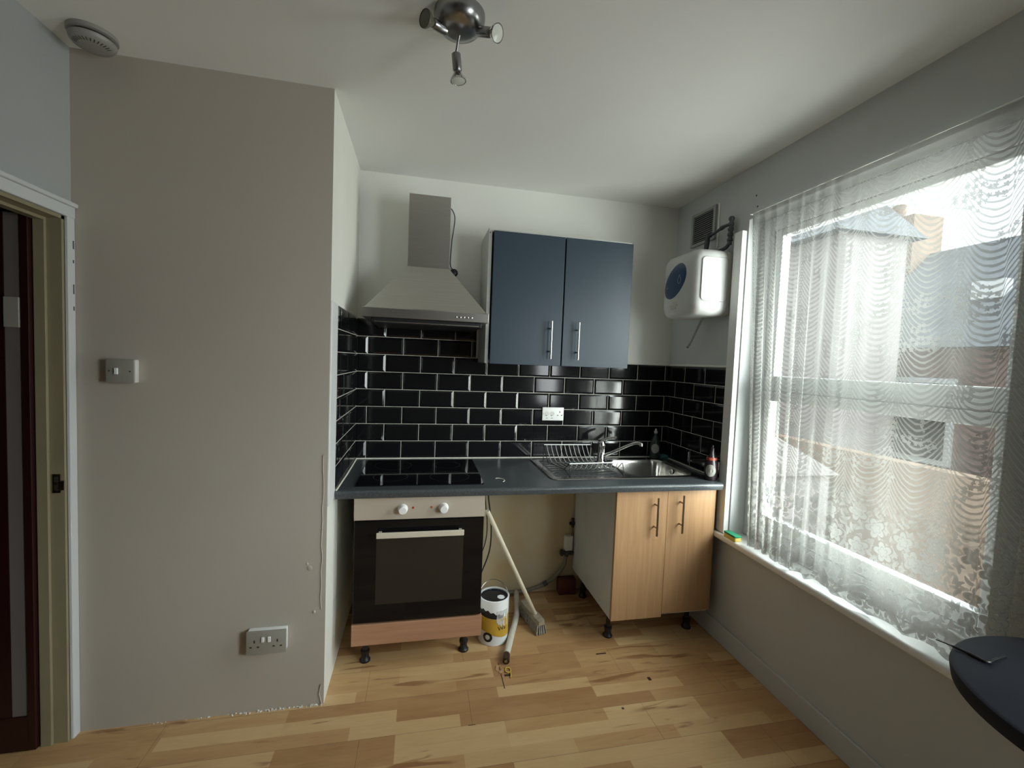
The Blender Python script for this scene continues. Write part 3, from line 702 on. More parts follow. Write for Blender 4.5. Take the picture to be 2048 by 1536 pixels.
def smooth01(x): x = max(0, min(1, x)); return x*x*(3-2*x)
def sink_mesh():
    nx, ny = 230, 130; bm = new(); g = []
    r_out = .045
    def rr(x, y, x0, x1, y0, y1, r):       # signed distance to rounded rectangle (neg inside)
        cx, cy = (x0+x1)/2, (y0+y1)/2; qx, qy = abs(x-cx)-(x1-x0)/2+r, abs(y-cy)-(y1-y0)/2+r
        return math.hypot(max(qx, 0), max(qy, 0))+min(max(qx, qy), 0)-r
    for j in range(ny+1):
        row = []
        for i in range(nx+1):
            u, v = i/nx*2-1, j/ny*2-1
            # map square to rounded outline by pulling corners in
            x = (SX0+SX1)/2+u*(SX1-SX0)/2; y = (SY0+SY1)/2+v*(SY1-SY0)/2
            d = rr(x, y, SX0, SX1, SY0, SY1, r_out)
            if d > 0:
                cx = min(max(x, SX0+r_out), SX1-r_out); cy = min(max(y, SY0+r_out), SY1-r_out)
                dx, dy = x-cx, y-cy; l = math.hypot(dx, dy); x, y = cx+dx/l*r_out, cy+dy/l*r_out; d = 0
            h = .8905 + .0045*smooth01(-d/.006) - .0030*smooth01((-d-.012)/.010)
            db = rr(x, y, BX0, BX1, BY0, BY1, .07)
            if db < .012:
                h += .0022*smooth01((.012-db)/.008)
            if db < 0:
                h -= .150*smooth01((-db)/.030)**.7
            # drainer: recessed tray with ribs, fanning towards the bowl
            dt = rr(x, y, SX0+.045, BX0-.045, SY0+.045, SY1-.045, .04)
            if dt < 0:
                h -= .004*smooth01(-dt/.012)
                e = smooth01(-dt/.025)
                h += e*.0035*max(0, math.sin((y-SY0)*2*PI/.052))**1.5
            row.append(bm.verts.new((x, y, h)))
        g.append(row)
    for j in range(ny):
        for i in range(nx): bm.faces.new((g[j][i], g[j][i+1], g[j+1][i+1], g[j+1][i]))
    bmesh.ops.remove_doubles(bm, verts=bm.verts[:], dist=.00001)
    return bm
t = thing('kitchen_sink', 'stainless steel sink with ribbed drainer set in the worktop', 'sink', (1.5, -.29, .889))
obj('sink_top', sink_mesh(), M['sink'], t, smooth=180)
obj('plug_hole', lathe(new(), ((BX0+BX1)/2, (BY0+BY1)/2, .7445), (0, 0, 1), [(.040, 0), (.040, .002), (.034, .002), (.030, -.002), (0, -.002)], 28), M['chrome'], t, smooth=40)
obj('overflow', lathe(new(), (BX1-.012, -.27, .855), (-1, 0, 0), [(.016, 0), (.016, .002), (.012, .003), (0, .003)], 20), M['chrome_dull'], t, smooth=40)

t = thing('mixer_tap', 'chrome mixer tap with long swivel spout behind the sink', 'tap', (1.492, -.150, .894))
TX, TY = 1.492, -.150
obj('tap_body', lathe(new(), (TX, TY, .894), (0, 0, 1), [(.030, 0), (.030, .004), (.024, .010), (.023, .06), (.022, .090), (.024, .094), (.024, .118), (.019, .130), (.010, .136), (0, .137)], 28), M['chrome'], t, smooth=45)
bm = new(); tube(bm, [(TX, TY, 1.022), (TX+.03, TY-.01, 1.040), (TX+.085, TY-.03, 1.052)], [.013, .011, .010, .008, .007], 12, curve=6)
obj('lever_handle', bm, M['chrome'], t, smooth=50)
bm = new(); tube(bm, [(TX+.012, TY-.012, .935), (TX+.06, TY-.028, .958), (TX+.16, TY-.062, 1.012), (TX+.200, TY-.075, 1.026), (TX+.222, TY-.083, 1.022)], [.012, .0105, .010, .010, .010], 14, curve=8)
sp = obj('spout', bm, M['chrome'], t, smooth=50)
obj('aerator', lathe(new(), (TX+.224, TY-.084, 1.028), (.05, 0, -1), [(.010, 0), (.0125, .004), (.0125, .020), (.009, .021)], 16), M['steel_bright'], sp, smooth=40)

# dish rack of chromed wire on the drainer
t = thing('dish_rack', 'wire dish rack standing on the sink drainer', 'dish rack', (1.29, -.33, .8945))
ZF = .8955
def lerp(a, b, k): return a+(b-a)*k
fl, fr = Vector((1.160, -.500, .966)), Vector((1.476, -.480, .966)); bl, br = Vector((1.112, -.165, 1.004)), Vector((1.412, -.165, 1.004))
bm = new(); tube(bm, [fl, fr], .0032, 8); obj('front_rail', bm, M['plastic'], t, smooth=50)
obj('back_rail', tube(new(), [bl, br], .0030, 8), M['plastic'], t, smooth=50)
for side, (f, b_) in enumerate(((fl, bl), (fr, br))):
    bm = new(); mf = Vector((f.x, -.42, .918)); mb = Vector((b_.x, -.26, .918))
    tube(bm, [f, mf, mb, b_], .0024, 8)
    tube(bm, [f, Vector((f.x, f.y-.028, ZF+.003))], .0022, 8); tube(bm, [b_+Vector((0, 0, 0)), Vector((b_.x, b_.y-.0, ZF+.003))], .0022, 8)
    tube(bm, [Vector((f.x, f.y-.028, ZF+.003)), mf], .0022, 8)
    obj('end_frame', bm, M['black_plastic'], t, smooth=50)
bm = new()
for y, z in ((-.42, .916), (-.26, .916)): tube(bm, [Vector((lerp(fl.x, bl.x, .25 if y < -.3 else .7), y, z)), Vector((lerp(fr.x, br.x, .25 if y < -.3 else .7), y, z))], .0022, 8)
obj('base_rail', bm, M['dark_grey'], t, smooth=50)
wbm = None
for k in range(10):
    a = (k+.6)/10.6; f = fl.lerp(fr, a); b_ = bl.lerp(br, a)
    tube_pts = [b_, Vector((b_.x+.006, b_.y-.03, .955)), Vector((b_.x+.012, -.235, .922)), Vector((lerp(b_.x, f.x, .35), -.28, .914)), Vector((lerp(b_.x, f.x, .75), -.40, .914)), Vector((f.x, -.45, .925)), f]
    w_o = obj('plate_wire', tube(new(), tube_pts, .0021, 6, curve=4), M['rack_wire'], t, smooth=60)

# bottles and cloth round the sink
def bottle(name, x, y, z0, prof, bodym, lab, capm, label, lz, lr, band=None, ang=-2.0):
    t = thing(name, label, 'bottle', (x, y, z0))
    obj('bottle_body', lathe(new(), (x, y, z0), (0, 0, 1), prof, 28, sx=.8), bodym, t, smooth=50)
    top = prof[-1][1]
    obj('cap', lathe(new(), (x, y, z0+top), (0, 0, 1), [(.011, 0), (.011, .014), (.006, .018), (.006, .030), (.004, .031)], 18), capm, t, smooth=40)
    d = Vector((math.cos(ang), math.sin(ang), 0)); s = Vector((-d.y, d.x, 0)); bm = new(); rad = lr[2]
    loops = []
    for r in (1.0, .55, .01):
        loops.append([(x, y, z0+lz) + Vector((0, 0, 0)) if False else Vector((x, y, z0+lz)) + Vector((math.cos(ang+r*lr[0]*math.cos(q)/rad), math.sin(ang+r*lr[0]*math.cos(q)/rad), 0))*(rad+.0012) + Vector((0, 0, r*lr[1]*math.sin(q))) for q in [2*PI*k/24 for k in range(24)]])
    loft(bm, loops, cap=False); obj('round_label', bm, M['label_white'], t, smooth=60)
    ring = new(); loops = []
    for r in (.62, .45):
        loops.append([Vector((x, y, z0+lz)) + Vector((math.cos(ang+r*lr[0]*math.cos(q)/rad), math.sin(ang+r*lr[0]*math.cos(q)/rad), 0))*(rad+.0022) + Vector((0, 0, r*lr[1]*math.sin(q))) for q in [2*PI*k/20 for k in range(20)]])
    loft(ring, loops, cap=False); obj('label_print', ring, M['print_grey'], t, smooth=60)
    if band: obj('neck_band', lathe(new(), (x, y, z0+band[0]), (0, 0, 1), [(band[1], 0), (band[1], band[2])], 24, sx=.8), M['orange'], t, smooth=40)
bottle('washing_up_bottle', 1.912, -.062, .895, [(.030, 0), (.034, .006), (.036, .05), (.037, .085), (.030, .115), (.017, .140), (.011, .155), (.011, .165)], M['bottle_clear'], None, M['plastic_dull'], 'clear dark washing-up bottle with pale round label in the tiled corner', .068, (.026, .031, .035), ang=-2.05)
bottle('sauce_bottle', 1.955, -.585, .8895, [(.031, 0), (.036, .006), (.038, .05), (.037, .082), (.029, .112), (.019, .135), (.013, .155), (.012, .162)], M['bottle_red'], None, M['bottle_red'], 'dark red bottle with orange neck band at the worktop end by the window', .058, (.027, .033, .0378), band=(.112, .0300, .014), ang=-2.3)
bm = new(); box(bm, 1.952, 2.005, -.078, -.022, .890, .912, bev=.006, seg=3)
for v in bm.verts: v.co.z += .004*math.sin(v.co.x*130)*(v.co.z > .9)
tag(obj('folded_cloth', bm, M['cloth_g'], smooth=60), 'small teal folded cloth in the back corner of the worktop', 'cloth')

# ------------------------------------------------------------------ oven housing
OX0, OX1, OF = .089, .690, -.640
def foot(t, x, y, ztop):
    bm = lathe(new(), (x, y, 0), (0, 0, 1), [(.026, 0), (.026, .008), (.020, .014), (.017, .035), (.022, .042), (.022, .055), (.013, .060), (.013, ztop-.012), (.024, ztop-.010), (.024, ztop-.0002)], 20)
    obj('foot', bm, M['black_plastic'], t, smooth=40)
t = thing('oven_housing', 'open-sided cabinet on black feet holding the oven', 'cabinet', (.39, -.32, 0))
bm = new(); box(bm, OX0+.002, OX0+.018, -.615, -.03, .15, .852); box(bm, OX1-.018, OX1-.002, -.615, -.03, .15, .852); box(bm, OX0+.018, OX1-.018, -.615, -.03, .15, .166); box(bm, OX0+.018, OX1-.018, -.615, -.03, .235, .25)
obj('carcass', bm, M['carcass'], t)
obj('plinth_panel', B(OX0-.001, OX1+.004, OF-.002, -.6155, .153, .252, bev=.0015), M['beech_h'], t)
for x, y in ((.139, -.52), (.625, -.51), (.139, -.09), (.625, -.09)): foot(t, x, y, .15)
t = thing('built_in_oven', 'black glass built-in oven with steel control panel and two white knobs', 'oven', (.39, -.32, .255))
obj('oven_body', B(OX0+.022, OX1-.022, -.612, -.07, .2505, .845), M['dark_grey'], t)
cp = obj('control_panel', B(OX0, OX1, OF, -.6155, .746, .8505, bev=.0015), M['panel_steel'], t)
dr = obj('oven_door', B(OX0+.002, OX1-.002, OF+.001, -.6155, .259, .743, bev=.003), M['black_glass'], t)
obj('door_window', B(.190, .592, OF-.0005, OF+.004, .345, .665, bev=.0004), M['oven_glass'], dr)
hb = new(); box(hb, .192, .590, OF-.040, OF-.028, .672, .698, bev=.003)
box(hb, .200, .214, OF-.030, OF+.0005, .678, .692); box(hb, .568, .582, OF-.030, OF+.0005, .678, .692)
obj('handle', hb, mat('pale_handle_metal', (.70, .64, .52), .4, .2), dr)
for x in (.305, .493):
    kb = lathe(new(), (x, OF, .796), (0, -1, 0), [(.023, 0), (.023, .004), (.020, .007), (.0185, .030), (.016, .033), (0, .0335)], 32)
    k_ = obj('control_knob', kb, M['plastic'], cp, smooth=40)
for x, lab in ((.352, 'red indicator'), (.437, 'amber indicator')):
    obj('indicator_lamp', lathe(new(), (x, OF, .800), (0, -1, 0), [(.0055, 0), (.0055, .0015), (.003, .003), (0, .003)], 14), mat('indicator_red', (.45, .03, .02), .3) if 'red' in lab else mat('indicator_amber', (.40, .15, .03), .3), cp, smooth=50, label=lab)

# ------------------------------------------------------------------ sink base cabinet
t = thing('sink_cabinet', 'beech-fronted double base cabinet on black feet under the sink', 'cabinet', (1.68, -.31, 0))
CX0, CX1, CF = 1.388, 1.972, -.617
bm = new(); box(bm, CX0+.018, CX1-.018, -.597, -.012, .152, .168); box(bm, CX0+.018, CX1-.018, -.03, -.012, .168, .700); box(bm, CX1-.018, CX1-.002, -.597, -.012, .152, .852)
obj('carcass', bm, M['carcass'], t)
obj('side_panel', B(CX0, CX0+.017, -.598, -.012, .150, .852), M['carcass_side'], t)
def bar_handle(parent, x, y, z0, z1, m, r=.0055):
    bm = new(); tube(bm, [(x, y-.032, z0), (x, y-.032, z1)], r, 12)
    for z in (z0+.042, z1-.042): tube(bm, [(x, y-.032, z), (x, y, z)], r*.8, 10)
    return obj('handle', bm, m, parent, smooth=40)
d1 = obj('door', B(CX0-.002, 1.678, CF-.003, CF+.018, .150, .850, bev=.0018), M['beech'], t)
d2 = obj('door', B(1.681, CX1, CF, CF+.018, .168, .852, bev=.0018), M['beech'], t)
bar_handle(d1, 1.606, CF-.003, .612, .815, M['steel_dark']); bar_handle(d2, 1.756, CF, .620, .823, M['steel_dark'])
for x, y in ((1.425, -.51), (1.918, -.50), (1.435, -.10), (1.918, -.10)): foot(t, x, y, .152)

# ------------------------------------------------------------------ wall cabinet
t = thing('wall_cabinet', 'navy blue two-door wall cabinet with steel bar handles', 'cabinet', (1.14, -.15, 1.486))
VX0, VX1 = .712, 1.553
bm = new(); box(bm, VX0, VX0+.018, -.300, -.009, 1.486, 2.222); box(bm, VX1-.018, VX1, -.300, -.009, 1.488, 2.215)
box(bm, VX0+.018, VX1-.018, -.300, -.0095, 2.200, 2.215); box(bm, VX0+.018, VX1-.018, -.300, -.0095, 1.488, 1.504); box(bm, VX0+.018, VX1-.018, -.022, -.0095, 1.504, 2.200)
obj('carcass', bm, M['carcass_side'], t)
bm = new(); lathe(bm, (VX0+.006, -.300, 2.195), (0, -1, 0), [(.003, 0), (.003, .0006), (0, .0006)], 10)
obj('fixing_hole', bm, M['ink'], t)
d1 = obj('door', B(.737, 1.142, -.320, -.301, 1.483, 2.204, bev=.002), M['navy'], t)
d2 = obj('door', B(1.149, 1.555, -.320, -.301, 1.484, 2.204, bev=.002), M['navy'], t)
bar_handle(d1, 1.074, -.320, 1.522, 1.733, M['steel_bright']); bar_handle(d2, 1.234, -.320, 1.522, 1.733, M['steel_bright'])

# ------------------------------------------------------------------ cooker hood
t = thing('cooker_hood', 'stainless steel chimney cooker hood above the hob', 'cooker hood', (.39, -.25, 1.665))
HX0, HX1, HF = .085, .698, -.490
bm = new(); loops = []
for z, x0, x1, yf in ((1.733, HX0+.004, HX1-.004, HF+.004), (1.738, HX0+.012, HX1-.012, HF+.012), (1.982, .283, .505, -.285), (1.986, .283, .505, -.285)):
    loops.append([(x0, yf, z), (x1, yf, z), (x1, -.0092, z), (x0, -.0092, z)])
loft(bm, loops); obj('canopy', bm, M['steel'], t)
rim = obj('rim', B(HX0, HX1, HF, -.0092, 1.689, 1.7332, bev=.001), M['steel'], t)
obj('underside_filter', B(HX0+.04, HX1-.03, HF+.035, -.02, 1.664, 1.689, bev=.003), M['black_plastic'], t)
obj('drip_strip', B(HX0+.055, HX1-.045, HF+.030, HF+.036, 1.668, 1.673), M['steel_bright'], t)
obj('chimney', B(.285, .503, -.278, -.0005, 1.986, 2.364), M['steel'], t)
for k in range(5):
    obj('control_button', lathe(new(), (.535+k*.019, HF, 1.710), (0, -1, 0), [(.0055, 0), (.0055, .0025), (.004, .0035), (0, .0035)], 14), M['steel_bright'], rim, smooth=40)
bm = new(); tube(bm, [(.500, -.02, 2.410-.03), (.520, -.02, 2.39), (.540, -.02, 2.355), (.542, -.02, 2.31), (.530, -.02, 2.21), (.524, -.02, 2.10), (.526, -.02, 2.055), (.545, -.02, 2.030)], .0032, 8, curve=6)
lead = obj('hood_cable', bm, M['dark_grey'], smooth=50)
tag(lead, 'thin grey cable curling down beside the hood chimney to a round plug', 'cable')
obj('cable_plug', lathe(new(), (.548, -.0, 2.018), (0, -1, 0), [(.022, 0), (.024, .006), (.022, .022), (.014, .028), (0, .029)], 24), M['black_plastic'], lead, smooth=50)

# ------------------------------------------------------------------ water heater on the window wall
t = thing('water_heater', 'white wall-hung electric water heater with oval blue badge', 'water heater', (1.91, -.415, 1.80))
cy, cz = -.415, 1.972
def sec(x, hy, hz, r, dy=0, dz=0): return [(x, cy+dy+a, cz+dz+b) for a, b in rrect(hy, hz, r, 8)]
obj('back_shell', loft(new(), [sec(W-.001, .160, .172, .04), sec(2.000, .166, .178, .045), sec(1.985, .1685, .181, .047)]), M['plastic_dull'], t, smooth=50)
bm = loft(new(), [sec(1.984, .1665, .179, .047), sec(1.90, .168, .180, .048), sec(1.835, .166, .178, .050), sec(1.812, .160, .172, .050), sec(1.798, .148, .160, .05), sec(1.789, .125, .137, .05), sec(1.785, .09, .10, .05), sec(1.783, .05, .06, .045)])
fc = obj('front_cover', bm, M['heater_white'], t, smooth=60)
def ell(bm, x, a, b, ang, n=48, c=(-.398, 1.992)):
    ca, sa = math.cos(ang), math.sin(ang)
    return [(x, c[0]+a*math.cos(q)*ca-b*math.sin(q)*sa, c[1]+a*math.cos(q)*sa+b*math.sin(q)*ca) for q in [2*PI*k/n for k in range(n)]]
AN = math.radians(-36)
bm = loft(new(), [ell(None, 1.800, .122, .088, AN), ell(None, 1.788, .122, .088, AN), ell(None, 1.783, .112, .079, AN), ell(None, 1.780, .06, .045, AN)])
bd = obj('oval_badge', bm, M['badge'], t, smooth=60)
bm = new(); drop = [(0, .030), (.012, .008), (.013, -.008), (0, -.020), (-.013, -.008), (-.012, .008), (-.003, .026)]
tube(bm, [(1.7795, -.445-a, 1.995+b) for a, b in drop], .0013, 6, curve=5)
obj('droplet_symbol', bm, M['badge_light'], bd)
obj('badge_dash', tube(new(), [(1.7808, -.335, 1.968), (1.7815, -.318, 1.962)], .0016, 6), M['badge_light'], bd)
bm = new()
for i, (y0, w, z) in enumerate(((-.40, .045, 1.876), (-.385, .09, 1.858), (-.39, .06, 1.842))):
    for k in range(int(w/.009)):
        yy = y0 + w/2 - k*.009; box(bm, 1.7838+.0, 1.797, yy-.0065, yy, z-.004-(.002*(k % 2)), z+.004+.002*((k+i) % 3 == 0))
obj('small_print', bm, M['plastic_dull'], fc)
rl = [(x_ + 1.905, -.5832, z_ + 1.985) for x_, z_ in rrect(.078, .118, .022, 6)]
pl_ = [(x_ + 1.905, -.5826, z_ + 1.985) for x_, z_ in rrect(.078, .118, .022, 6)]
bm = new(); tube(bm, rl+[rl[0]], .0011, 6, cap=False); obj('panel_groove', bm, M['print_grey'], fc)
bm = loft(new(), [[(a, b+.004, c) for a, b, c in pl_], [(1.905+(a-1.905)*.985, b-.001, 1.985+(c-1.985)*.985) for a, b, c in pl_]]); obj('side_plate', bm, M['heater_white'], fc, smooth=30)
bm = new(); tube(bm, [(1.955, -.430, 1.800), (1.955, -.395, 1.755), (1.952, -.335, 1.665), (1.950, -.305, 1.630)], .006, 10, curve=6)
cd = tag(obj('drain_pipe', bm, M['print_grey'], smooth=50), 'short grey pipe hanging below the water heater', 'pipe')
obj('pipe_end', lathe(new(), (1.950, -.305, 1.630), (0, .6, -.7), [(.0065, 0), (.0065, .004), (.004, .004)], 10), M['ink'], cd)

# ------------------------------------------------------------------ vent and pipe bracket above it
t = thing('wall_vent', 'louvred grey air vent high on the window wall above the heater', 'vent', (W, -.29, 2.255))
bm = new(); box(bm, W-.014, W, -.405, -.385, 2.255, 2.455, bev=.002); box(bm, W-.014, W, -.195, -.175, 2.255, 2.455, bev=.002); box(bm, W-.014, W, -.385, -.195, 2.437, 2.455, bev=.002); box(bm, W-.014, W, -.385, -.195, 2.255, 2.272, bev=.002)
obj('vent_frame', bm, M['print_grey'], t)
obj('vent_backing', B(W-.003, W, -.385, -.195, 2.272, 2.437), M['dark_grey'], t)
bm = new()
for k in range(13):
    z = 2.278+k*.0125; v = [bm.verts.new(q) for q in ((W-.003, -.385, z+.006), (W-.003, -.195, z+.006), (W-.012, -.195, z), (W-.012, -.385, z))]
    f = bm.faces.new(v); r = bmesh.ops.extrude_face_region(bm, geom=[f]); bmesh.ops.translate(bm, vec=(0, 0, .0022), verts=[q for q in r['geom'] if isinstance(q, bmesh.types.BMVert)])
obj('louvre', bm, M['print_grey'], t)
tag(obj('painted_strip', B(W-.006, W, -.432, -.420, 2.20, 2.455, bev=.002), M['wall']), 'narrow painted strip beside the air vent', 'trim strip')
t = thing('pipe_valve_assembly', 'dark grey pipework and valve between water heater and window batten', 'pipework', (1.99, -.52, 2.153))
bm = new(); tube(bm, [(1.995, -.565, 2.180), (1.995, -.572, 2.330)], .011, 12)
for k in range(5): tube(bm, [(1.995, -.566-.001*k, 2.200+k*.028), (1.995, -.566-.001*k, 2.212+k*.028)], .015, 12)
obj('upright_pipe', bm, M['dark_grey'], t, smooth=40)
bm = new(); tube(bm, [(1.992, -.565, 2.290), (1.985, -.52, 2.287), (1.98, -.44, 2.270), (1.975, -.405, 2.262)], [.008, .008, .011, .008, .007, .010, .008], 12, curve=5)
obj('cross_pipe', bm, M['dark_grey'], t, smooth=40)
bm = new(); tube(bm, [(1.972, -.405, 2.275), (1.972, -.400, 2.225), (1.968, -.395, 2.152)], [.013, .014, .010, .008], 12)
obj('inlet_valve', bm, M['dark_grey'], t, smooth=40)
bm = new(); tube(bm, [(1.995, -.568, 2.200), (1.990, -.545, 2.170), (1.985, -.47, 2.160), (1.985, -.42, 2.160)], .010, 12, curve=6)
obj('elbow_pipe', bm, M['dark_grey'], t, smooth=40)

# ------------------------------------------------------------------ under the worktop
CXY = Vector((.792, -.432, 0)); CR, CHT = .080, .240
t = thing('paint_can', 'open paint tin with yellow label and white drips beside the oven', 'paint tin', CXY)
obj('tin_body', lathe(new(), CXY, (0, 0, 1), [(CR-.003, .0), (CR, .002), (CR, CHT-.004), (CR+.002, CHT-.002), (CR+.001, CHT), (CR-.006, CHT), (CR-.007, CHT-.016)], 56), M['paint_white'], t, smooth=40)
obj('lid_recess', lathe(new(), CXY, (0, 0, 1), [(CR-.007, CHT-.014), (CR-.007, CHT-.006), (CR-.012, CHT-.006), (CR-.014, CHT-.011), (0, CHT-.011)], 48), M['can_metal'], t, smooth=40)
def wrap(bm, a0, a1, top, bot, r, n=40):
    g = []
    for k in range(n+1):
        a = a0+(a1-a0)*k/n; tz, bz = top(a), bot(a)
        g.append([bm.verts.new((CXY.x+r*math.cos(a), CXY.y+r*math.sin(a), bz+(tz-bz)*q/3)) for q in range(4)])
    for c, d in zip(g, g[1:]):
        for q in range(3): bm.faces.new((c[q], d[q], d[q+1], c[q+1]))
    return bm
VA = math.atan2(-2.7066-CXY.y, .3661-CXY.x)      # side facing the camera
lb = obj('yellow_label', wrap(new(), VA-1.55, VA+1.55, lambda a: .150-.004*math.sin(3*a), lambda a: .060 - .02*math.sin((a-VA)*1.3), CR+.0008), M['can_yellow'], t, smooth=60)
obj('dark_band', wrap(new(), VA-1.5, VA+.7, lambda a: .178-.012*math.sin((a-VA)*2.2)+.004*math.sin(a*17), lambda a: .150-.003*math.sin(3*a), CR+.0007), M['can_metal'], t, smooth=60)
bm = new(); c = Vector((math.cos(VA-.35), math.sin(VA-.35), 0))
loops = [[Vector((CXY.x, CXY.y, .048+r_*math.sin(q))) + Vector((math.cos(VA-.35+r_*math.cos(q)/CR), math.sin(VA-.35+r_*math.cos(q)/CR), 0))*(CR+.0016) for q in [2*PI*k/24 for k in range(24)]] for r_ in (.026, .013)]
loft(bm, loops, cap=False); obj('round_emblem', bm, M['can_metal'], lb)
bm = text_bm('T\nWa', .034, (0, 0, 0), (1, 0, 0), (0, 1, 0), .0003)
for v in bm.verts:
    a = VA+.62+v.co.x/CR; z = .118+v.co.y; r_ = CR+.0018+v.co.z; v.co = (CXY.x+r_*math.cos(a), CXY.y+r_*math.sin(a), z)
obj('label_lettering', bm, M['ink'], lb)
bm = new(); rr_ = random.Random(5)
for k in range(9):
    a = VA+.25+k*.10; z1 = .19; z0 = z1-rr_.uniform(.02, .095)
    pts = [(CXY.x+(CR+.001)*math.cos(a), CXY.y+(CR+.001)*math.sin(a), z) for z in (z1, (z1+z0)/2, z0+.008, z0)]
    tube(bm, pts, [.0022, .0020, .0038, .0015], 7)
obj('paint_drip', bm, M['paint_white'], t, smooth=60)
bm = new(); hp = [(CXY.x+CR*math.cos(a)*.98, CXY.y+.03*math.sin(a)-.0, CHT-.02+.085*math.sin(a)) for a in [PI*k/16 for k in range(17)]]
hp = [(CXY.x+.0+CR*math.cos(a), CXY.y+.055*math.sin(a), CHT-.015+.070*math.sin(a)) for a in [PI*k/16 for k in range(17)]]
tube(bm, hp, .0024, 8); obj('wire_handle', bm, M['chrome'], t, smooth=60)
bm = lathe(new(), (CXY.x+.035, CXY.y-.012, CHT-.0115), (0, 0, 1), [(.022, 0), (.020, .002), (0, .0025)], 7); obj('paint_blob', bm, M['paint_white'], t)

t = thing('broom', 'pale-handled broom with grey bristles leaning on the oven cabinet', 'broom', (1.05, -.35, 0))
h0, h1 = Vector((1.012, -.215, 0)), Vector((1.062, -.445, 0)); ax = (h1-h0).normalized(); sd = Vector((-ax.y, ax.x, 0))
def bar(p0, p1, hw, z0, z1, z0in=0):
    loops = []
    for k, (tt, sc2) in enumerate(((0, .7), (.06, 1), (.94, 1), (1, .7))):
        c_ = p0.lerp(p1, tt); loops.append([c_+sd*a*hw*sc2+Vector((0, 0, z)) for a, z in ((-1, z0), (-.85, z1), (.85, z1), (1, z0))])
    return loft(new(), loops)
obj('brush_stock', bar(h0, h1, .026, .050, .074), M['brush_head'], t, smooth=30)
bb = new(); rb = random.Random(2)
for i in range(22):
    for j in range(5):
        c_ = h0.lerp(h1, .03+.94*i/21)+sd*(j-2)*.0105; e = c_+sd*(j-2)*.004+ax*(i-10.5)*.0012+Vector((rb.uniform(-.003, .003), rb.uniform(-.003, .003), .001))
        tube(bb, [c_+Vector((0, 0, .051)), e+Vector((0, 0, .003))], [.0040, .0058], 6)
obj('bristles', bb, M['bristle'], t, smooth=60)
obj('broom_handle', tube(new(), [Vector((1.046, -.36, .066)), Vector((1.030, -.385, .100)), Vector((.709, -.600, .760))], [.013, .0115, .0115], 14), M['pole'], t, smooth=50)

t = thing('floor_pipe', 'loose white plastic pipe lying on the floor beside the broom', 'pipe', (.92, -.33, 0))
obj('pipe_sleeve', tube(new(), [(1.010, -.030, .018), (.985, -.16, .018), (.960, -.27, .018), (.893, -.45, .018), (.832, -.612, .018)], .0165, 16, curve=6), M['pipe_white'], t, smooth=50)
obj('pipe_cut_end', tube(new(), [(.834, -.606, .0178), (.822, -.655, .0175)], .0172, 16), M['brown_dark'], t, smooth=50)
obj('copper_core', tube(new(), [(.828, -.64, .022), (.819, -.664, .022)], .007, 12), M['steel_bright'], t, smooth=50)
bm = new(); yc = Vector((.822, -.712, .004))
tube(bm, [yc+Vector(q) for q in ((-.006, .030, 0), (.010, .026, 0), (.014, .008, 0), (.004, -.004, 0), (-.010, .002, 0), (-.011, .016, 0), (-.004, .032, 0))], .0028, 8, curve=4)
tube(bm, [yc+Vector((.010, 0, 0)), yc+Vector((.010, -.020, 0)), yc+Vector((.004, -.040, 0))], .0030, 8)
tag(obj('plastic_clip', bm, M['yellow'], smooth=50), 'small yellow plastic clip on the floor at the pipe end', 'clip')

bm = new(); tube(bm, [(.792, -.06, .850), (.798, -.07, .675), (.822, -.07, .50), (.820, -.07, .33), (.775, -.07, .19), (.74, -.08, .10)], .0042, 8, curve=6)
tag(obj('oven_cable', bm, M['rubber'], smooth=50), 'thicker black cable hanging behind the right side of the oven', 'cable')
bm = new(); tube(bm, [(.778, -.05, .850), (.784, -.05, .64), (.800, -.05, .50), (.796, -.05, .38), (.760, -.05, .27), (.72, -.05, .22)], .0032, 8, curve=6)
tag(obj('hob_cable', bm, M['rubber'], smooth=50), 'thinner black cable looping close behind the oven side', 'cable')

bm = new(); tube(bm, [(1.335, -.028, .240), (1.325, -.026, .18), (1.28, -.026, .115), (1.20, -.026, .060), (1.12, -.026, .035), (1.04, -.026, .022), (.86, -.026, .018)], .0115, 12, curve=8)
wp = tag(obj('waste_hose', bm, M['hose_grey'], smooth=50), 'grey waste hose curving along the foot of the back wall', 'hose')
obj('hose_clip', tube(new(), [(1.215, -.026, .070), (1.19, -.026, .056)], .0155, 12), M['dark_grey'], wp, smooth=40)
t = thing('stop_valve', 'dark stop valve with white junction box beside the sink cabinet', 'valve', (1.34, -.03, .235))
bm = new(); tube(bm, [(1.295, -.024, .262), (1.383, -.024, .258)], .014, 12); tube(bm, [(1.300, -.024, .262), (1.312, -.024, .262)], .022, 12); tube(bm, [(1.34, -.028, .275), (1.338, -.028, .238)], .013, 12)
obj('valve_body', bm, M['dark_grey'], t, smooth=40)
obj('junction_box', B(1.325, 1.375, -.040, -.0005, .278, .375, bev=.004), M['plastic'], t)
obj('upper_coupling', tube(tube(new(), [(1.352, -.024, .455), (1.385, -.024, .455)], .010, 10), [(1.373, -.024, .43), (1.373, -.024, .49)], .009, 10), M['black_plastic'], t, smooth=40)
obj('riser_pipe', tube(new(), [(1.373, -.024, .37), (1.373, -.024, .455)], .005, 8), M['copper'], t, smooth=40)
tag(obj('brick', B(1.285, 1.400, -.070, -.005, 0.0, .098, bev=.004), M['brick_red'], smooth=40), 'dark red brick on the floor behind the sink cabinet corner', 'brick')

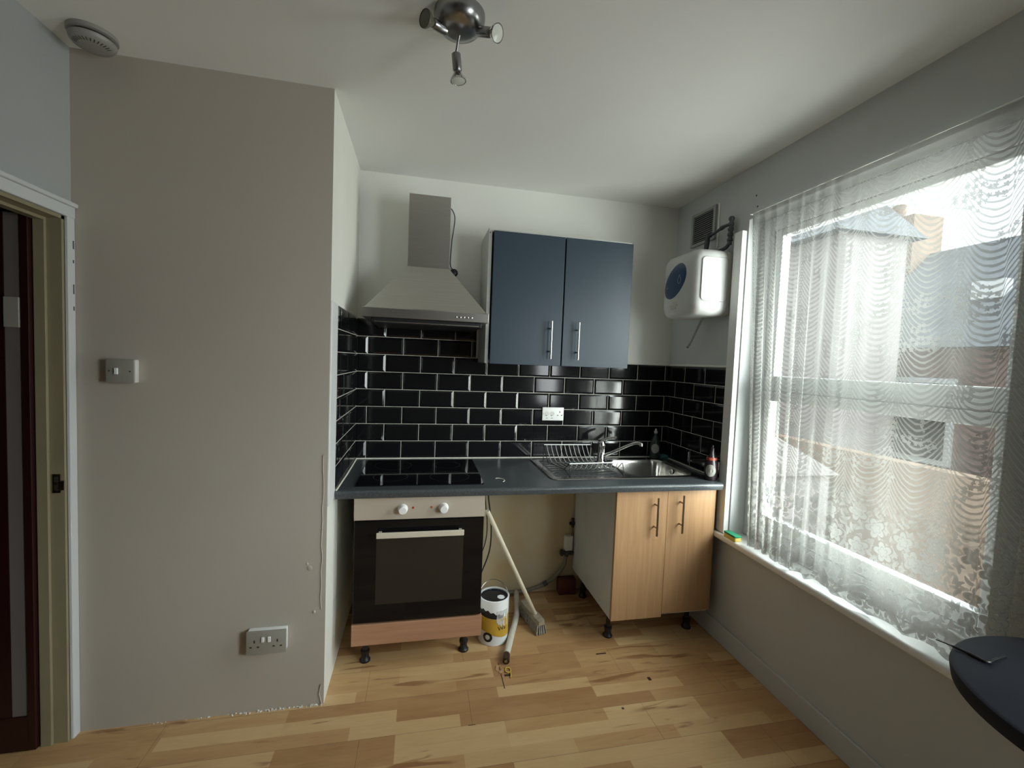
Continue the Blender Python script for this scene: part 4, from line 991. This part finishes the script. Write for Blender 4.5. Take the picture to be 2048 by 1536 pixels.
# ------------------------------------------------------------------ sponge on the sill
t = thing('sponge', 'yellow sponge with green scourer top on the window sill', 'sponge', (1.998, -.742, WZ0+.028))
obj('foam', B(1.976, 2.015, -.775, -.690, WZ0+.0282, WZ0+.050, bev=.004, seg=2), M['sponge_y'], t, smooth=50)
obj('scouring_pad', B(1.975, 2.016, -.776, -.690, WZ0+.050, WZ0+.059, bev=.002), M['sponge_g'], t, smooth=50)

# ------------------------------------------------------------------ round table by the window
TC = Vector((1.665, -2.228, 0)); TR, TZ = .276, .900
t = thing('round_table', 'tall round charcoal table in the near right corner below the curtain', 'table', TC)
obj('table_top', lathe(new(), TC, (0, 0, 1), [(TR-.055, TZ-.046), (TR-.020, TZ-.044), (TR-.004, TZ-.034), (TR, TZ-.012), (TR-.002, TZ-.004), (TR-.008, TZ), (0, TZ)], 96), M['table_top'], t, smooth=40)
obj('table_pole', lathe(new(), TC, (0, 0, 1), [(.035, .02), (.030, .03), (.030, TZ-.06), (.07, TZ-.045)], 24), M['black_plastic'], t, smooth=40)
obj('table_base', lathe(new(), TC, (0, 0, 1), [(.19, 0), (.19, .012), (.15, .022), (.04, .03)], 48), M['black_plastic'], t, smooth=40)
bm = new(); tube(bm, [(1.530, -1.960, TZ+.006), (1.545, -1.985, TZ+.0045), (1.554, -2.012, TZ+.0035), (1.558, -2.036, TZ+.0035), (1.59, -2.031, TZ+.003), (1.63, -2.026, TZ+.002)], [.0012, .003, .0035, .003, .002, .001], 8, curve=6)
tag(obj('black_strap', bm, M['black_plastic'], smooth=50), 'thin black strap lying across the round table edge', 'strap')

# ------------------------------------------------------------------ outside the window
E1 = mat('pale_render', (.34, .31, .30), .8, noise=.08, nscale=2)
E2 = mat('pink_brick', (.19, .13, .115), .8, noise=.15, nscale=6)
E3 = mat('grey_slate', (.13, .142, .16), .6, noise=.15, nscale=3)
E4 = mat('orange_brick', (.25, .175, .125), .8, noise=.15, nscale=4)
E5 = mat('concrete_yard', (.30, .285, .26), .9, noise=.15, nscale=2)
E6 = mat('garden_green', (.08, .10, .05), .9, noise=.4, nscale=5)
struct('ground', B(2.3, 24, -14, 18, -2.7, -2.6), E5)
def hip(bm, x0, x1, y0, y1, ze, zr, over=.25):     # pitched roof, ridge along y
    xm = (x0+x1)/2
    v = [bm.verts.new(q) for q in ((x0-over, y0, ze), (x1+over, y0, ze), (xm, y0, zr), (x0-over, y1, ze), (x1+over, y1, ze), (xm, y1, zr))]
    for q in ((0, 1, 2), (3, 5, 4), (0, 2, 5, 3), (1, 4, 5, 2), (0, 3, 4, 1)): bm.faces.new([v[i] for i in q])
    return bm
t = thing('slate_roofed_house', 'pink brick house with grey slate roof seen through the lace', 'house', (9.3, 0, -2.6))
obj('house_wall', B(8.0, 11.5, -4.5, 4.6, -2.6, 1.95), E2, t)
obj('roof', hip(new(), 8.0, 11.5, -4.6, 4.7, 1.95, 3.85), E3, t)
obj('roof_window', B(8.55, 8.7, 2.1, 2.5, 2.62, 2.98), M['upvc'], t)
ch = obj('chimney_stack', B(9.3, 10.0, 3.95, 5.0, 2.9, 4.55), E4, t); obj('chimney_pot', lathe(new(), (9.65, 4.5, 4.55), (0, 0, 1), [(.14, 0), (.11, .1), (.11, .35)], 16), E4, ch)
for y0 in (-2.6, .3, 2.2): wfr = obj('window_frame', B(7.95, 8.02, y0, y0+1.0, .2, 1.5), M['upvc'], t); obj('pane', B(7.94, 7.96, y0+.08, y0+.92, .28, 1.42), M['black_glass'], wfr)
t = thing('rendered_house', 'tall pale rendered house left of the slate roof beyond the window', 'house', (6.9, 8, -2.6))
obj('house_wall', B(6.3, 7.4, 2.6, 14, -2.6, 3.55), E1, t)
obj('roof', hip(new(), 6.3, 7.4, 2.5, 14.1, 3.55, 3.95), E3, t)
obj('downpipe', tube(new(), [(6.23, 4.6, -2.6), (6.23, 4.6, 3.5)], .06, 10), E4, t)
tag(obj('garden_wall', B(5.6, 5.8, -9, 12, -2.6, .55), E4), 'orange brick garden wall across the yard outside the window', 'wall')
tag(obj('lean_to_shed', hip(B(3.6, 5.2, 1.6, 4.4, -2.6, .3), 3.6, 5.2, 1.55, 4.45, .3, .75, .1), E1), 'pale lean-to shed in the yard outside the window', 'shed')
